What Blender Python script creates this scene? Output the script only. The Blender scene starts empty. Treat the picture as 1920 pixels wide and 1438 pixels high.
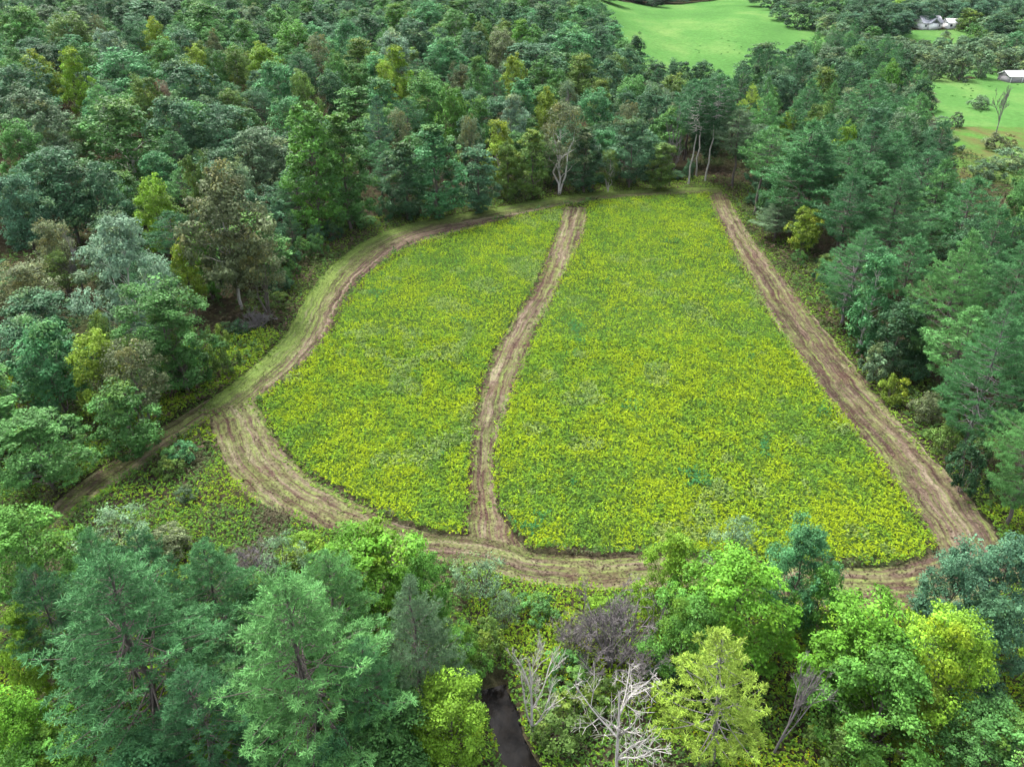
import bpy, math, random
import numpy as np

# ------------------------------------------------------------------ camera, sky, sun, exposure
SC = bpy.context.scene
COL = SC.collection
CAM_H = 52.0
PITCH = math.radians(31.0)
FPX, CX, CY = 1380.0, 960.0, 719.0          # focal length and centre in photo pixels
cam = bpy.data.cameras.new('camera')
cam.sensor_width = 36.0
cam.lens = 36.0 * FPX / 1920.0
cam.clip_start = 0.5
cam.clip_end = 9000.0
cam_o = bpy.data.objects.new('camera', cam)
cam_o.location = (0, 0, CAM_H)
cam_o.rotation_euler = (math.pi / 2 - PITCH, 0, 0)
COL.objects.link(cam_o)
SC.camera = cam_o

SUN_EL, SUN_AZ = math.radians(58), math.radians(-35)
world = bpy.data.worlds.new('World')
SC.world = world
world.use_nodes = True
wn = world.node_tree
for n in list(wn.nodes):
    wn.nodes.remove(n)
w_out = wn.nodes.new('ShaderNodeOutputWorld')
w_bg = wn.nodes.new('ShaderNodeBackground')
w_sky = wn.nodes.new('ShaderNodeTexSky')
w_sky.sky_type = 'NISHITA'
w_sky.sun_disc = False
w_sky.sun_elevation = SUN_EL
w_sky.sun_rotation = SUN_AZ
w_sky.air_density = 1.0
w_sky.dust_density = 5.0
w_hsv = wn.nodes.new('ShaderNodeHueSaturation')
w_hsv.inputs['Saturation'].default_value = 0.4      # grey overcast, little blue
w_bg.inputs['Strength'].default_value = 0.15
wn.links.new(w_sky.outputs[0], w_hsv.inputs['Color'])
wn.links.new(w_hsv.outputs[0], w_bg.inputs[0])
wn.links.new(w_bg.outputs[0], w_out.inputs[0])

sun = bpy.data.lights.new('sun', 'SUN')
sun.energy = 1.5
sun.angle = math.radians(14)
sun.color = (1.0, 0.98, 0.95)
sun_o = bpy.data.objects.new('sun', sun)
sun_o.rotation_euler = (math.pi / 2 - SUN_EL, 0, math.pi - SUN_AZ)
COL.objects.link(sun_o)

SC.view_settings.view_transform = 'Standard'
SC.view_settings.look = 'None'
SC.view_settings.exposure = 2.0
SC.view_settings.gamma = 1.0
SC.view_settings.use_curve_mapping = False
cy = SC.cycles
cy.max_bounces = 4
cy.diffuse_bounces = 2
cy.glossy_bounces = 2
cy.transmission_bounces = 3
cy.transparent_max_bounces = 4
cy.caustics_reflective = False
cy.caustics_refractive = False
cy.use_denoising = True

RNG = np.random.default_rng(11)
random.seed(5)

# ------------------------------------------------------------------ terrain and projection
def sst(a, b, x):
    t = np.clip((x - a) / (b - a), 0, 1)
    return t * t * (3 - 2 * t)

STREAM = np.array([(-1.6, 38.9), (-1.2, 37.6), (-0.5, 35.8), (-0.1, 34.0), (0.5, 32.4), (2.0, 30.4), (5.0, 28.6), (10.0, 26.5), (18.0, 23.0)])
def seg_dist(px, py, P):
    d = np.full(np.shape(px), 1e9)
    for (ax, ay), (bx, by) in zip(P[:-1], P[1:]):
        vx, vy = bx - ax, by - ay
        t = np.clip(((px - ax) * vx + (py - ay) * vy) / (vx * vx + vy * vy + 1e-9), 0, 1)
        d = np.minimum(d, np.hypot(px - ax - t * vx, py - ay - t * vy))
    return d

def zt(x, y):
    x = np.asarray(x, float); y = np.asarray(y, float)
    s = 0.55 * (-x - 40) + 0.83 * (y - 150)
    h = 0.17 * np.clip(s - 12, 0, None)
    h = 26 * (1 - np.exp(-h / 26)) * np.where(s > 12, 1, 0)
    a = x / np.maximum(y, 40)
    h = h * sst(0.24, 0.02, a)
    r = 11 * sst(330, 520, y) * sst(0.12, 0.3, a)
    far = 60 * sst(800, 2200, np.hypot(x, y))
    und = 0.22 * np.sin(x * 0.13 + 0.8) * np.sin(y * 0.11 + 0.3) * sst(42, 58, y)
    d = np.full(np.shape(x), 50.0)
    near = (y < 46) & (np.abs(x) < 30)
    if np.any(near):
        if d.ndim: d[near] = seg_dist(x[near], y[near], STREAM)
        else: d = seg_dist(x, y, STREAM)
    ch = -0.9 * (1 - sst(0.35, 2.0, d))
    return h + r + far + und + ch

SP, CP = math.sin(PITCH), math.cos(PITCH)
def proj(x, y, z):
    dz = np.asarray(z) - CAM_H
    dep = y * CP - dz * SP
    up = y * SP + dz * CP
    return CX + FPX * x / dep, CY - FPX * up / dep, dep

T_RAY = 12.0 * 1.012 ** np.arange(450)
def unproj(px, py, H=0.0):
    """ground point whose spot H metres above the ground shows at photo pixel (px,py)"""
    a = (px - CX) / FPX; b = (CY - py) / FPX
    dx, dy, dz = a, CP + b * SP, -SP + b * CP
    ts = T_RAY
    for _ in range(3):
        g = CAM_H + dz * ts - H - zt(dx * ts, dy * ts)
        k = int(np.argmax(g <= 0)) if (g <= 0).any() else len(ts) - 1
        lo, hi = ts[max(k - 1, 0)], ts[k]
        ts = np.linspace(lo, hi, 30)
    return dx * hi, dy * hi

def W(pts):
    return np.array([unproj(*p) for p in pts])

def in_poly(x, y, P):
    inside = np.zeros(np.shape(x), bool)
    n = len(P); j = n - 1
    for i in range(n):
        xi, yi = P[i]; xj, yj = P[j]
        c = ((yi > y) != (yj > y)) & (x < (xj - xi) * (y - yi) / (yj - yi + 1e-12) + xi)
        inside ^= c
        j = i
    return inside

def hash2(ix, iy, seed):
    n = (ix.astype(np.int64) * 374761393 + iy.astype(np.int64) * 668265263 + seed * 1442695041) & 0x7fffffff
    n = ((n ^ (n >> 13)) * 1274126177) & 0x7fffffff
    return ((n ^ (n >> 16)) & 0xffff) / 65535.0
def vnoise(x, y, seed=0):
    x = np.asarray(x, float); y = np.asarray(y, float)
    ix, iy = np.floor(x), np.floor(y)
    fx, fy = x - ix, y - iy
    fx = fx * fx * (3 - 2 * fx); fy = fy * fy * (3 - 2 * fy)
    a = hash2(ix, iy, seed); b = hash2(ix + 1, iy, seed); c = hash2(ix, iy + 1, seed); d = hash2(ix + 1, iy + 1, seed)
    return (a * (1 - fx) + b * fx) * (1 - fy) + (c * (1 - fx) + d * fx) * fy
def fbm(x, y, seed=0, o=3):
    s = 0; a = 0.5; tot = 0
    for k in range(o):
        s = s + a * vnoise(x * 2 ** k, y * 2 ** k, seed + k * 7); tot += a; a *= 0.55
    return s / tot

# ------------------------------------------------------------------ mesh helpers
def mesh_np(name, V, F, mat=None, attrs=None, smooth=False, uv=None):
    """V (n,3), F (m,k) all faces with k corners; attrs {name: (n,) or (n,3)} on points"""
    V = np.ascontiguousarray(V, np.float32); F = np.ascontiguousarray(F, np.int32)
    me = bpy.data.meshes.new(name)
    m, k = F.shape
    me.vertices.add(len(V)); me.vertices.foreach_set('co', V.ravel())
    me.loops.add(m * k); me.loops.foreach_set('vertex_index', F.ravel())
    me.polygons.add(m)
    me.polygons.foreach_set('loop_start', np.arange(0, m * k, k, dtype=np.int32))
    me.polygons.foreach_set('loop_total', np.full(m, k, np.int32))
    if smooth: me.polygons.foreach_set('use_smooth', np.ones(m, bool))
    for an, av in (attrs or {}).items():
        av = np.ascontiguousarray(av, np.float32)
        if av.ndim == 1:
            me.attributes.new(an, 'FLOAT', 'POINT').data.foreach_set('value', av)
        else:
            me.attributes.new(an, 'FLOAT_VECTOR', 'POINT').data.foreach_set('vector', av.ravel())
    me.update(calc_edges=True)
    me.validate()
    if uv is not None:
        l = me.uv_layers.new(name='UVMap')
        l.data.foreach_set('uv', np.ascontiguousarray(uv[F.ravel()], np.float32).ravel())
    if mat: me.materials.append(mat)
    return me

def add_obj(name, me, parent=None, **props):
    o = bpy.data.objects.new(name, me)
    COL.objects.link(o)
    if parent: o.parent = parent
    for k, v in props.items(): o[k] = v
    return o

class Tubes:
    def __init__(s): s.V = []; s.F = []; s.n = 0
    def add(s, P, R, k=5):
        P = np.asarray(P, float); R = np.asarray(R, float)
        d = np.gradient(P, axis=0); d /= np.linalg.norm(d, axis=1)[:, None] + 1e-9
        ref = np.where(np.abs(d[:, 2:3]) > 0.8, np.array([[1., 0, 0]]), np.array([[0, 0, 1.]]))
        a = np.cross(d, ref); a /= np.linalg.norm(a, axis=1)[:, None] + 1e-9
        b = np.cross(d, a)
        th = np.arange(k) * 2 * math.pi / k
        ring = P[:, None] + R[:, None, None] * (a[:, None] * np.cos(th)[None, :, None] + b[:, None] * np.sin(th)[None, :, None])
        n = len(P)
        s.V.append(ring.reshape(-1, 3))
        i = np.arange(n - 1)[:, None] * k; j = np.arange(k)[None]
        f = np.stack([i + j, i + (j + 1) % k, i + k + (j + 1) % k, i + k + j], -1).reshape(-1, 4) + s.n
        s.F.append(f); s.n += n * k
    def mesh(s, name, mat):
        return mesh_np(name, np.concatenate(s.V), np.concatenate(s.F), mat, smooth=True)

def quads_from(c, u, v):
    """rhombus faces with centres c, half axes u (long) and v (wide), folded a little along the long axis"""
    n = len(c)
    nrm = np.cross(u, v); nrm /= np.linalg.norm(nrm, axis=1)[:, None] + 1e-9
    lift = nrm * (np.linalg.norm(v, axis=1)[:, None] * 0.35)
    V = np.stack([c - u, c + v + lift, c + u, c - v + lift], 1).reshape(-1, 3)
    F = np.arange(4 * n).reshape(n, 4)
    return V, F

def perp(n, rng):
    r = rng.normal(size=n.shape)
    a = r - n * (r * n).sum(1)[:, None]
    a /= np.linalg.norm(a, axis=1)[:, None] + 1e-9
    return a, np.cross(n, a)

# ------------------------------------------------------------------ materials
def new_mat(name):
    m = bpy.data.materials.new(name); m.use_nodes = True
    nt = m.node_tree
    for n in list(nt.nodes): nt.nodes.remove(n)
    out = nt.nodes.new('ShaderNodeOutputMaterial')
    return m, nt, out
def N(nt, t, **kw):
    n = nt.nodes.new(t)
    for k, v in kw.items(): setattr(n, k, v)
    return n
def attr(nt, name, typ='GEOMETRY'):
    n = N(nt, 'ShaderNodeAttribute'); n.attribute_name = name; n.attribute_type = typ
    return n
def mix_rgb(nt, a, b, f, bt='MIX'):
    n = N(nt, 'ShaderNodeMix', data_type='RGBA', blend_type=bt)
    for s, v in ((n.inputs[0], f), (n.inputs[6], a), (n.inputs[7], b)):
        if isinstance(v, (int, float)): s.default_value = v
        elif isinstance(v, tuple): s.default_value = (*v, 1) if len(v) == 3 else v
        else: nt.links.new(v, s)
    return n.outputs[2]
def math_n(nt, op, a, b=0.0):
    n = N(nt, 'ShaderNodeMath', operation=op)
    for s, v in ((n.inputs[0], a), (n.inputs[1], b)):
        if isinstance(v, (int, float)): s.default_value = v
        else: nt.links.new(v, s)
    return n.outputs[0]
def ramp(nt, fac, stops):
    n = N(nt, 'ShaderNodeValToRGB')
    e = n.color_ramp.elements
    while len(e) < len(stops): e.new(0.5)
    for el, (p, c) in zip(e, stops): el.position = p; el.color = (*c, 1)
    nt.links.new(fac, n.inputs[0])
    return n.outputs[0]
def noise(nt, vec, scale, detail=3, rough=0.55):
    n = N(nt, 'ShaderNodeTexNoise'); n.inputs['Scale'].default_value = scale
    n.inputs['Detail'].default_value = detail; n.inputs['Roughness'].default_value = rough
    if vec is not None: nt.links.new(vec, n.inputs['Vector'])
    return n.outputs[0]

def leaf_material(name, transl, warm):
    """tint comes from the tree (custom property or instance attribute), v and w vary leaf by leaf"""
    m, nt, out = new_mat(name)
    t = attr(nt, 'tint', 'INSTANCER').outputs['Vector']
    v = attr(nt, 'v').outputs['Fac']; w = attr(nt, 'w').outputs['Fac']
    sc = N(nt, 'ShaderNodeVectorMath', operation='SCALE')
    nt.links.new(t, sc.inputs[0]); nt.links.new(v, sc.inputs['Scale'])
    wm = N(nt, 'ShaderNodeVectorMath', operation='MULTIPLY'); nt.links.new(sc.outputs[0], wm.inputs[0]); wm.inputs[1].default_value = warm
    col = mix_rgb(nt, sc.outputs[0], wm.outputs[0], w)
    d = N(nt, 'ShaderNodeBsdfPrincipled')
    d.inputs['Roughness'].default_value = 0.55
    d.inputs['Specular IOR Level'].default_value = 0.12
    tr = N(nt, 'ShaderNodeBsdfTranslucent')
    nt.links.new(col, d.inputs['Base Color']); nt.links.new(col, tr.inputs[0])
    mx = N(nt, 'ShaderNodeMixShader'); mx.inputs[0].default_value = transl
    nt.links.new(d.outputs[0], mx.inputs[1]); nt.links.new(tr.outputs[0], mx.inputs[2])
    nt.links.new(mx.outputs[0], out.inputs[0])
    return m
M_LEAF = leaf_material('leaf', 0.28, (1.5, 1.12, 0.65))
M_NEEDLE = leaf_material('needle', 0.22, (1.3, 1.1, 0.8))

def plant_material():
    m, nt, out = new_mat('plants')
    c = attr(nt, 'col').outputs['Vector']
    d = N(nt, 'ShaderNodeBsdfDiffuse'); tr = N(nt, 'ShaderNodeBsdfTranslucent')
    nt.links.new(c, d.inputs[0]); nt.links.new(c, tr.inputs[0])
    mx = N(nt, 'ShaderNodeMixShader'); mx.inputs[0].default_value = 0.3
    nt.links.new(d.outputs[0], mx.inputs[1]); nt.links.new(tr.outputs[0], mx.inputs[2])
    nt.links.new(mx.outputs[0], out.inputs[0])
    return m
M_PLANT = plant_material()

def bark_material():
    m, nt, out = new_mat('bark')
    t = attr(nt, 'tint', 'INSTANCER').outputs['Vector']
    tc = N(nt, 'ShaderNodeTexCoord').outputs['Object']
    mp = N(nt, 'ShaderNodeMapping'); mp.inputs['Scale'].default_value = (5, 5, 1.2); nt.links.new(tc, mp.inputs[0])
    f = noise(nt, mp.outputs[0], 1.6, 5)
    k = ramp(nt, f, [(0.3, (0.55, 0.55, 0.55)), (0.7, (1.25, 1.25, 1.25))])
    col = mix_rgb(nt, t, k, 1.0, 'MULTIPLY')
    d = N(nt, 'ShaderNodeBsdfPrincipled'); d.inputs['Roughness'].default_value = 0.85
    nt.links.new(col, d.inputs['Base Color'])
    bp = N(nt, 'ShaderNodeBump'); bp.inputs['Strength'].default_value = 0.4; nt.links.new(f, bp.inputs['Height']); nt.links.new(bp.outputs[0], d.inputs['Normal'])
    nt.links.new(d.outputs[0], out.inputs[0])
    return m
M_BARK = bark_material()

def ground_material():
    m, nt, out = new_mat('forest_floor')
    pos = N(nt, 'ShaderNodeNewGeometry').outputs['Position']
    a = noise(nt, pos, 0.09, 4); b = noise(nt, pos, 1.3, 4, 0.65)
    c1 = ramp(nt, a, [(0.35, (0.032, 0.028, 0.02)), (0.5, (0.04, 0.036, 0.022)), (0.66, (0.03, 0.042, 0.018))])
    c2 = ramp(nt, b, [(0.3, (0.5, 0.5, 0.5)), (0.7, (1.4, 1.35, 1.25))])
    col = mix_rgb(nt, c1, c2, 1.0, 'MULTIPLY')
    d = N(nt, 'ShaderNodeBsdfDiffuse'); nt.links.new(col, d.inputs[0])
    bp = N(nt, 'ShaderNodeBump'); bp.inputs['Strength'].default_value = 0.6; bp.inputs['Distance'].default_value = 0.3
    nt.links.new(b, bp.inputs['Height']); nt.links.new(bp.outputs[0], d.inputs['Normal'])
    nt.links.new(d.outputs[0], out.inputs[0])
    return m

def pasture_material(name, stops, big=0.03, fine=0.6):
    m, nt, out = new_mat(name)
    pos = N(nt, 'ShaderNodeNewGeometry').outputs['Position']
    mp = N(nt, 'ShaderNodeMapping'); mp.inputs['Scale'].default_value = (1, 0.5, 1); nt.links.new(pos, mp.inputs[0])
    a = noise(nt, mp.outputs[0], big, 5, 0.6); b = noise(nt, pos, fine, 4, 0.65)
    c1 = ramp(nt, a, stops)
    c2 = ramp(nt, b, [(0.3, (0.78, 0.78, 0.75)), (0.7, (1.2, 1.18, 1.15))])
    d = N(nt, 'ShaderNodeBsdfDiffuse'); nt.links.new(mix_rgb(nt, c1, c2, 1.0, 'MULTIPLY'), d.inputs[0])
    nt.links.new(d.outputs[0], out.inputs[0])
    return m

def track_material(name, green, seed, red=0.5, side=0.0):
    """mown strip: streaks along the way (UV x = metres along, y = metres across); side > 0: grass on the outer half"""
    m, nt, out = new_mat(name)
    uv = N(nt, 'ShaderNodeUVMap').outputs[0]
    pos = N(nt, 'ShaderNodeNewGeometry').outputs['Position']
    def strk(sx, sy, det):
        wob = noise(nt, pos, 0.25, 2)
        mp = N(nt, 'ShaderNodeMapping'); mp.inputs['Scale'].default_value = (sx, sy, 1); mp.inputs['Location'].default_value = (seed, seed * 3, 0); nt.links.new(uv, mp.inputs[0])
        ad = N(nt, 'ShaderNodeVectorMath', operation='ADD'); nt.links.new(mp.outputs[0], ad.inputs[0]); nt.links.new(wob, ad.inputs[1])
        return noise(nt, ad.outputs[0], 1.0, det, 0.65)
    st = strk(0.035, 1.1, 4); st2 = strk(0.11, 2.6, 4)
    big = noise(nt, pos, 0.11, 4, 0.6); mid = noise(nt, pos, 0.7, 4, 0.65); fine = noise(nt, pos, 4.0, 4, 0.7)
    c = ramp(nt, st, [(0.38, (0.038, 0.026, 0.021)), (0.46, (0.062, 0.043, 0.034)), (0.53, (0.1, 0.073, 0.056)), (0.62, (0.165, 0.135, 0.096))])
    redc = ramp(nt, st2, [(0.38, (0.048, 0.026, 0.022)), (0.62, (0.098, 0.056, 0.045))])
    fr = ramp(nt, big, [(0.45, (0, 0, 0)), (0.62, (red, red, red))])
    c = mix_rgb(nt, c, redc, fr)
    gr = ramp(nt, st2, [(0.35, (0.05, 0.085, 0.02)), (0.65, (0.11, 0.145, 0.04))])
    gs = math_n(nt, 'ADD', math_n(nt, 'MULTIPLY', st2, 3.0), green - 2.25)
    gs = math_n(nt, 'ADD', gs, math_n(nt, 'MULTIPLY', mid, 1.3))
    if side:
        v = N(nt, 'ShaderNodeSeparateXYZ'); nt.links.new(uv, v.inputs[0])
        gs = math_n(nt, 'ADD', gs, math_n(nt, 'MULTIPLY', math_n(nt, 'SUBTRACT', 3.0, v.outputs[1]), side))
    gc = N(nt, 'ShaderNodeClamp'); nt.links.new(gs, gc.inputs[0])
    c = mix_rgb(nt, c, gr, gc.outputs[0])
    k = ramp(nt, fine, [(0.28, (0.6, 0.6, 0.6)), (0.72, (1.35, 1.35, 1.35))])
    c = mix_rgb(nt, c, k, 1.0, 'MULTIPLY')
    k = ramp(nt, mid, [(0.3, (0.75, 0.75, 0.75)), (0.7, (1.2, 1.2, 1.2))])
    c = mix_rgb(nt, c, k, 1.0, 'MULTIPLY')
    d = N(nt, 'ShaderNodeBsdfDiffuse'); nt.links.new(c, d.inputs[0])
    bp = N(nt, 'ShaderNodeBump'); bp.inputs['Strength'].default_value = 0.5; bp.inputs['Distance'].default_value = 0.1
    nt.links.new(math_n(nt, 'ADD', fine, st2), bp.inputs['Height']); nt.links.new(bp.outputs[0], d.inputs['Normal'])
    nt.links.new(d.outputs[0], out.inputs[0])
    return m

def plain_material(name, col, rough=0.7, metal=0.0, var=0.12, scale=1.5):
    m, nt, out = new_mat(name)
    tc = N(nt, 'ShaderNodeTexCoord').outputs['Object']
    f = noise(nt, tc, scale, 4)
    k = ramp(nt, f, [(0.3, (1 - var,) * 3), (0.7, (1 + var,) * 3)])
    d = N(nt, 'ShaderNodeBsdfPrincipled'); d.inputs['Roughness'].default_value = rough; d.inputs['Metallic'].default_value = metal
    nt.links.new(mix_rgb(nt, col, k, 1.0, 'MULTIPLY'), d.inputs['Base Color'])
    nt.links.new(d.outputs[0], out.inputs[0])
    return m

# ------------------------------------------------------------------ ground sheet
def axis(segs):
    out = [segs[0][0]]
    for a, b, st in segs:
        n = max(1, round((b - a) / st)); out += list(np.linspace(a, b, n + 1)[1:])
    return np.array(out)
gx = axis([(-3200, -700, 125), (-700, -250, 18), (-250, -70, 5), (-70, 75, 1.25), (75, 400, 6), (400, 900, 20), (900, 3200, 125)])
gy = axis([(-300, -20, 20), (-20, 12, 2), (12, 60, 1.0), (60, 190, 1.5), (190, 480, 5), (480, 900, 12), (900, 4200, 110)])
GX, GY = np.meshgrid(gx, gy)
GZ = zt(GX, GY)
nx = len(gx)
ii, jj = np.meshgrid(np.arange(len(gy) - 1), np.arange(nx - 1), indexing='ij')
GF = np.stack([ii * nx + jj, ii * nx + jj + 1, (ii + 1) * nx + jj + 1, (ii + 1) * nx + jj], -1).reshape(-1, 4)
add_obj('ground', mesh_np('ground', np.stack([GX, GY, GZ], -1).reshape(-1, 3), GF, ground_material(), smooth=True), kind='structure')

# ------------------------------------------------------------------ lofted sheets between two edges
def spline(P, n):
    P = np.asarray(P, float)
    Q = np.vstack([2 * P[0] - P[1], P, 2 * P[-1] - P[-2]])
    out = []
    for i in range(1, len(Q) - 2):
        t = np.linspace(0, 1, 12, endpoint=False)[:, None]
        a, b, c, d = Q[i - 1], Q[i], Q[i + 1], Q[i + 2]
        out.append(0.5 * (2 * b + (c - a) * t + (2 * a - 5 * b + 4 * c - d) * t * t + (-a + 3 * b - 3 * c + d) * t ** 3))
    out = np.vstack(out + [P[-1:]])
    L = np.r_[0, np.cumsum(np.linalg.norm(np.diff(out, axis=0), axis=1))]
    s = np.linspace(0, L[-1], n)
    return np.stack([np.interp(s, L, out[:, k]) for k in range(out.shape[1])], 1), L[-1]

class Loft:
    def __init__(s, pa, pb, step=0.8, cross=14, dz=0.03, ragged=0.0):
        n0 = 40
        A, la = spline(W(pa), n0); B, lb = spline(W(pb), n0)
        s.len = (la + lb) / 2
        n = max(20, int(s.len / step))
        A, _ = spline(A, n); B, _ = spline(B, n)
        s.wid = np.linalg.norm(A - B, axis=1)
        if ragged:
            k = np.arange(n) * step
            d = (B - A) / s.wid[:, None]
            A = A - d * (ragged * (fbm(k * 0.5, k * 0 + 3, 5) - 0.5) * 2)[:, None]
            B = B + d * (ragged * (fbm(k * 0.5, k * 0 + 9, 8) - 0.5) * 2)[:, None]
        s.A, s.B, s.n, s.dz, s.cross = A, B, n, dz, cross
    def poly(s): return np.vstack([s.A, s.B[::-1]])
    def at(s, u, v):
        x = u * (s.n - 1); i = np.clip(x.astype(int), 0, s.n - 2); f = (x - i)[:, None]
        a = s.A[i] * (1 - f) + s.A[i + 1] * f; b = s.B[i] * (1 - f) + s.B[i + 1] * f
        return a * (1 - v[:, None]) + b * v[:, None]
    def build(s, name, mat, **props):
        u, v = np.meshgrid(np.linspace(0, 1, s.n), np.linspace(0, 1, s.cross + 1), indexing='ij')
        P = s.at(u.ravel(), v.ravel())
        V = np.c_[P, zt(P[:, 0], P[:, 1]) + s.dz]
        k = s.cross + 1
        i, j = np.meshgrid(np.arange(s.n - 1), np.arange(s.cross), indexing='ij')
        F = np.stack([i * k + j, (i + 1) * k + j, (i + 1) * k + j + 1, i * k + j + 1], -1).reshape(-1, 4)
        a, b, c = V[F[0, 0]], V[F[0, 1]], V[F[0, 2]]
        if np.cross(b - a, c - b)[2] < 0: F = F[:, ::-1]
        uv = np.stack([u.ravel() * s.len, v.ravel() * np.interp(u.ravel(), np.linspace(0, 1, s.n), s.wid)], 1)
        return add_obj(name, mesh_np(name, V, F, mat, smooth=True, uv=uv), **props)

A_L = [(1060, 388), (1050, 420), (1036, 455), (1010, 528), (965, 598), (925, 662), (897, 735), (886, 800), (880, 880), (880, 950), (874, 1012)]
A_R = [(1098, 390), (1098, 420), (1088, 455), (1052, 525), (1014, 598), (986, 675), (952, 765), (930, 830), (925, 900), (938, 965), (985, 1032)]
B_L = [(1328, 364), (1344, 410), (1380, 480), (1430, 570), (1500, 680), (1560, 762), (1620, 832), (1680, 912), (1728, 985), (1758, 1040), (1770, 1090)]
B_R = [(1362, 364), (1396, 425), (1455, 505), (1548, 620), (1634, 728), (1706, 815), (1780, 895), (1838, 962), (1872, 1010), (1900, 1050), (1915, 1090)]
C_U = [(478, 752), (497, 780), (510, 812), (545, 860), (600, 905), (680, 950), (750, 985), (820, 1002), (880, 1008), (930, 1012), (985, 1031), (1060, 1041), (1150, 1044), (1230, 1042), (1400, 1054), (1550, 1062), (1650, 1062), (1720, 1052), (1762, 1030)]
C_D = [(384, 770), (402, 815), (424, 870), (455, 920), (520, 960), (600, 990), (680, 1020), (760, 1042), (840, 1054), (900, 1067), (950, 1085), (1040, 1098), (1120, 1105), (1210, 1110), (1400, 1130), (1550, 1140), (1650, 1145), (1770, 1146), (1880, 1110)]
D_U = [(374, 765), (440, 715), (500, 665), (545, 610), (580, 550), (620, 500), (680, 455), (750, 425), (840, 405), (930, 390), (1010, 375), (1100, 362), (1200, 356), (1300, 352), (1345, 351)]
D_D = [(430, 775), (495, 742), (560, 690), (610, 635), (640, 575), (680, 520), (740, 475), (800, 450), (900, 425), (980, 402), (1050, 386), (1110, 376), (1200, 368), (1300, 363), (1360, 364)]
E_U = [(395, 745), (340, 780), (280, 815), (220, 858), (150, 905), (92, 955), (60, 1000)]
E_D = [(410, 775), (350, 812), (300, 850), (250, 885), (195, 920), (140, 962), (105, 1010)]
LA, LB = Loft(A_L, A_R, dz=0.045, ragged=0.35), Loft(B_L, B_R, dz=0.035, ragged=0.4)
LC, LD, LE = Loft(C_U, C_D, dz=0.055, ragged=0.4), Loft(D_U, D_D, dz=0.025, ragged=0.4), Loft(E_U, E_D, dz=0.015, ragged=0.3)
for L, nm, mat in ((LA, 'track_middle', track_material('track_middle', 0.34, 1.0, 0.75)),
                   (LB, 'track_east', track_material('track_east', 0.3, 7.0, 0.55)),
                   (LC, 'track_south', track_material('track_south', 0.46, 13.0, 0.6)),
                   (LD, 'track_west', track_material('track_west', 0.82, 19.0, 0.1, 0.24)),
                   (LE, 'track_lane', track_material('track_lane', 0.5, 29.0, 0.2))):
    L.build(nm, mat, kind='structure')
TRACKS = [LA, LB, LC, LD, LE]
TPOLY = [L.poly() for L in TRACKS]

# far pastures
G1 = [(0.3, (0.04, 0.1, 0.027)), (0.5, (0.054, 0.128, 0.034)), (0.68, (0.088, 0.155, 0.047))]
M_PAST = pasture_material('pasture_grass', G1)
P1 = Loft([(1090, -12), (1105, 60), (1160, 120), (1240, 160), (1300, 180)], [(1455, -12), (1566, 58), (1540, 90), (1480, 130), (1420, 170)], step=4, cross=50, dz=0.2)
P1.build('pasture_north', M_PAST, kind='structure')
P2 = Loft([(1700, 122), (1720, 160), (1745, 200), (1760, 240)], [(2250, 135), (2250, 170), (2250, 200), (2250, 240)], step=3, cross=60, dz=0.15)
P2.build('pasture_east', M_PAST, kind='structure')
P3 = Loft([(1760, 236), (1775, 270), (1790, 310), (1800, 345)], [(2200, 236), (2200, 270), (2200, 310), (2200, 345)], step=2, cross=50, dz=0.11)
P3.build('rough_ground', pasture_material('rough_grass', [(0.38, (0.075, 0.075, 0.03)), (0.5, (0.06, 0.1, 0.028)), (0.62, (0.05, 0.125, 0.026))], 0.12, 1.0), kind='structure')
P4 = Loft([(1690, 58), (1690, 72), (1700, 88)], [(1830, 58), (1830, 72), (1820, 88)], step=3, cross=20, dz=0.2)
P4.build('house_lawn', M_PAST, kind='structure')

# stream
def water():
    m, nt, out = new_mat('stream_water')
    pos = N(nt, 'ShaderNodeNewGeometry').outputs['Position']
    f = noise(nt, pos, 1.4, 3)
    d = N(nt, 'ShaderNodeBsdfPrincipled')
    nt.links.new(ramp(nt, noise(nt, pos, 0.9, 5, 0.65), [(0.4, (0.002, 0.002, 0.002)), (0.6, (0.006, 0.005, 0.004))]), d.inputs['Base Color'])
    nt.links.new(ramp(nt, noise(nt, pos, 0.5, 4, 0.6), [(0.4, (0.06, 0.06, 0.06)), (0.65, (0.25, 0.25, 0.25))]), d.inputs['Roughness'])
    nt.links.new(ramp(nt, noise(nt, pos, 0.5, 4, 0.6), [(0.4, (0.12, 0.12, 0.12)), (0.65, (0.04, 0.04, 0.04))]), d.inputs['Specular IOR Level'])
    d.inputs['IOR'].default_value = 1.33
    bp = N(nt, 'ShaderNodeBump'); bp.inputs['Strength'].default_value = 0.25; bp.inputs['Distance'].default_value = 0.05
    nt.links.new(f, bp.inputs['Height']); nt.links.new(bp.outputs[0], d.inputs['Normal'])
    nt.links.new(d.outputs[0], out.inputs[0])
    return m
SQ, _ = spline(STREAM, 40)
tg = np.gradient(SQ, axis=0); tg /= np.linalg.norm(tg, axis=1)[:, None]
nr = np.stack([-tg[:, 1], tg[:, 0]], 1) * 1.25
Vw = np.concatenate([np.c_[SQ + nr, np.full(40, -0.42)], np.c_[SQ - nr, np.full(40, -0.42)]])
k = np.arange(39)
add_obj('stream', mesh_np('stream', Vw, np.stack([k, k + 40, k + 41, k + 1], 1)[:, ::-1], water()), kind='structure')

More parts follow.
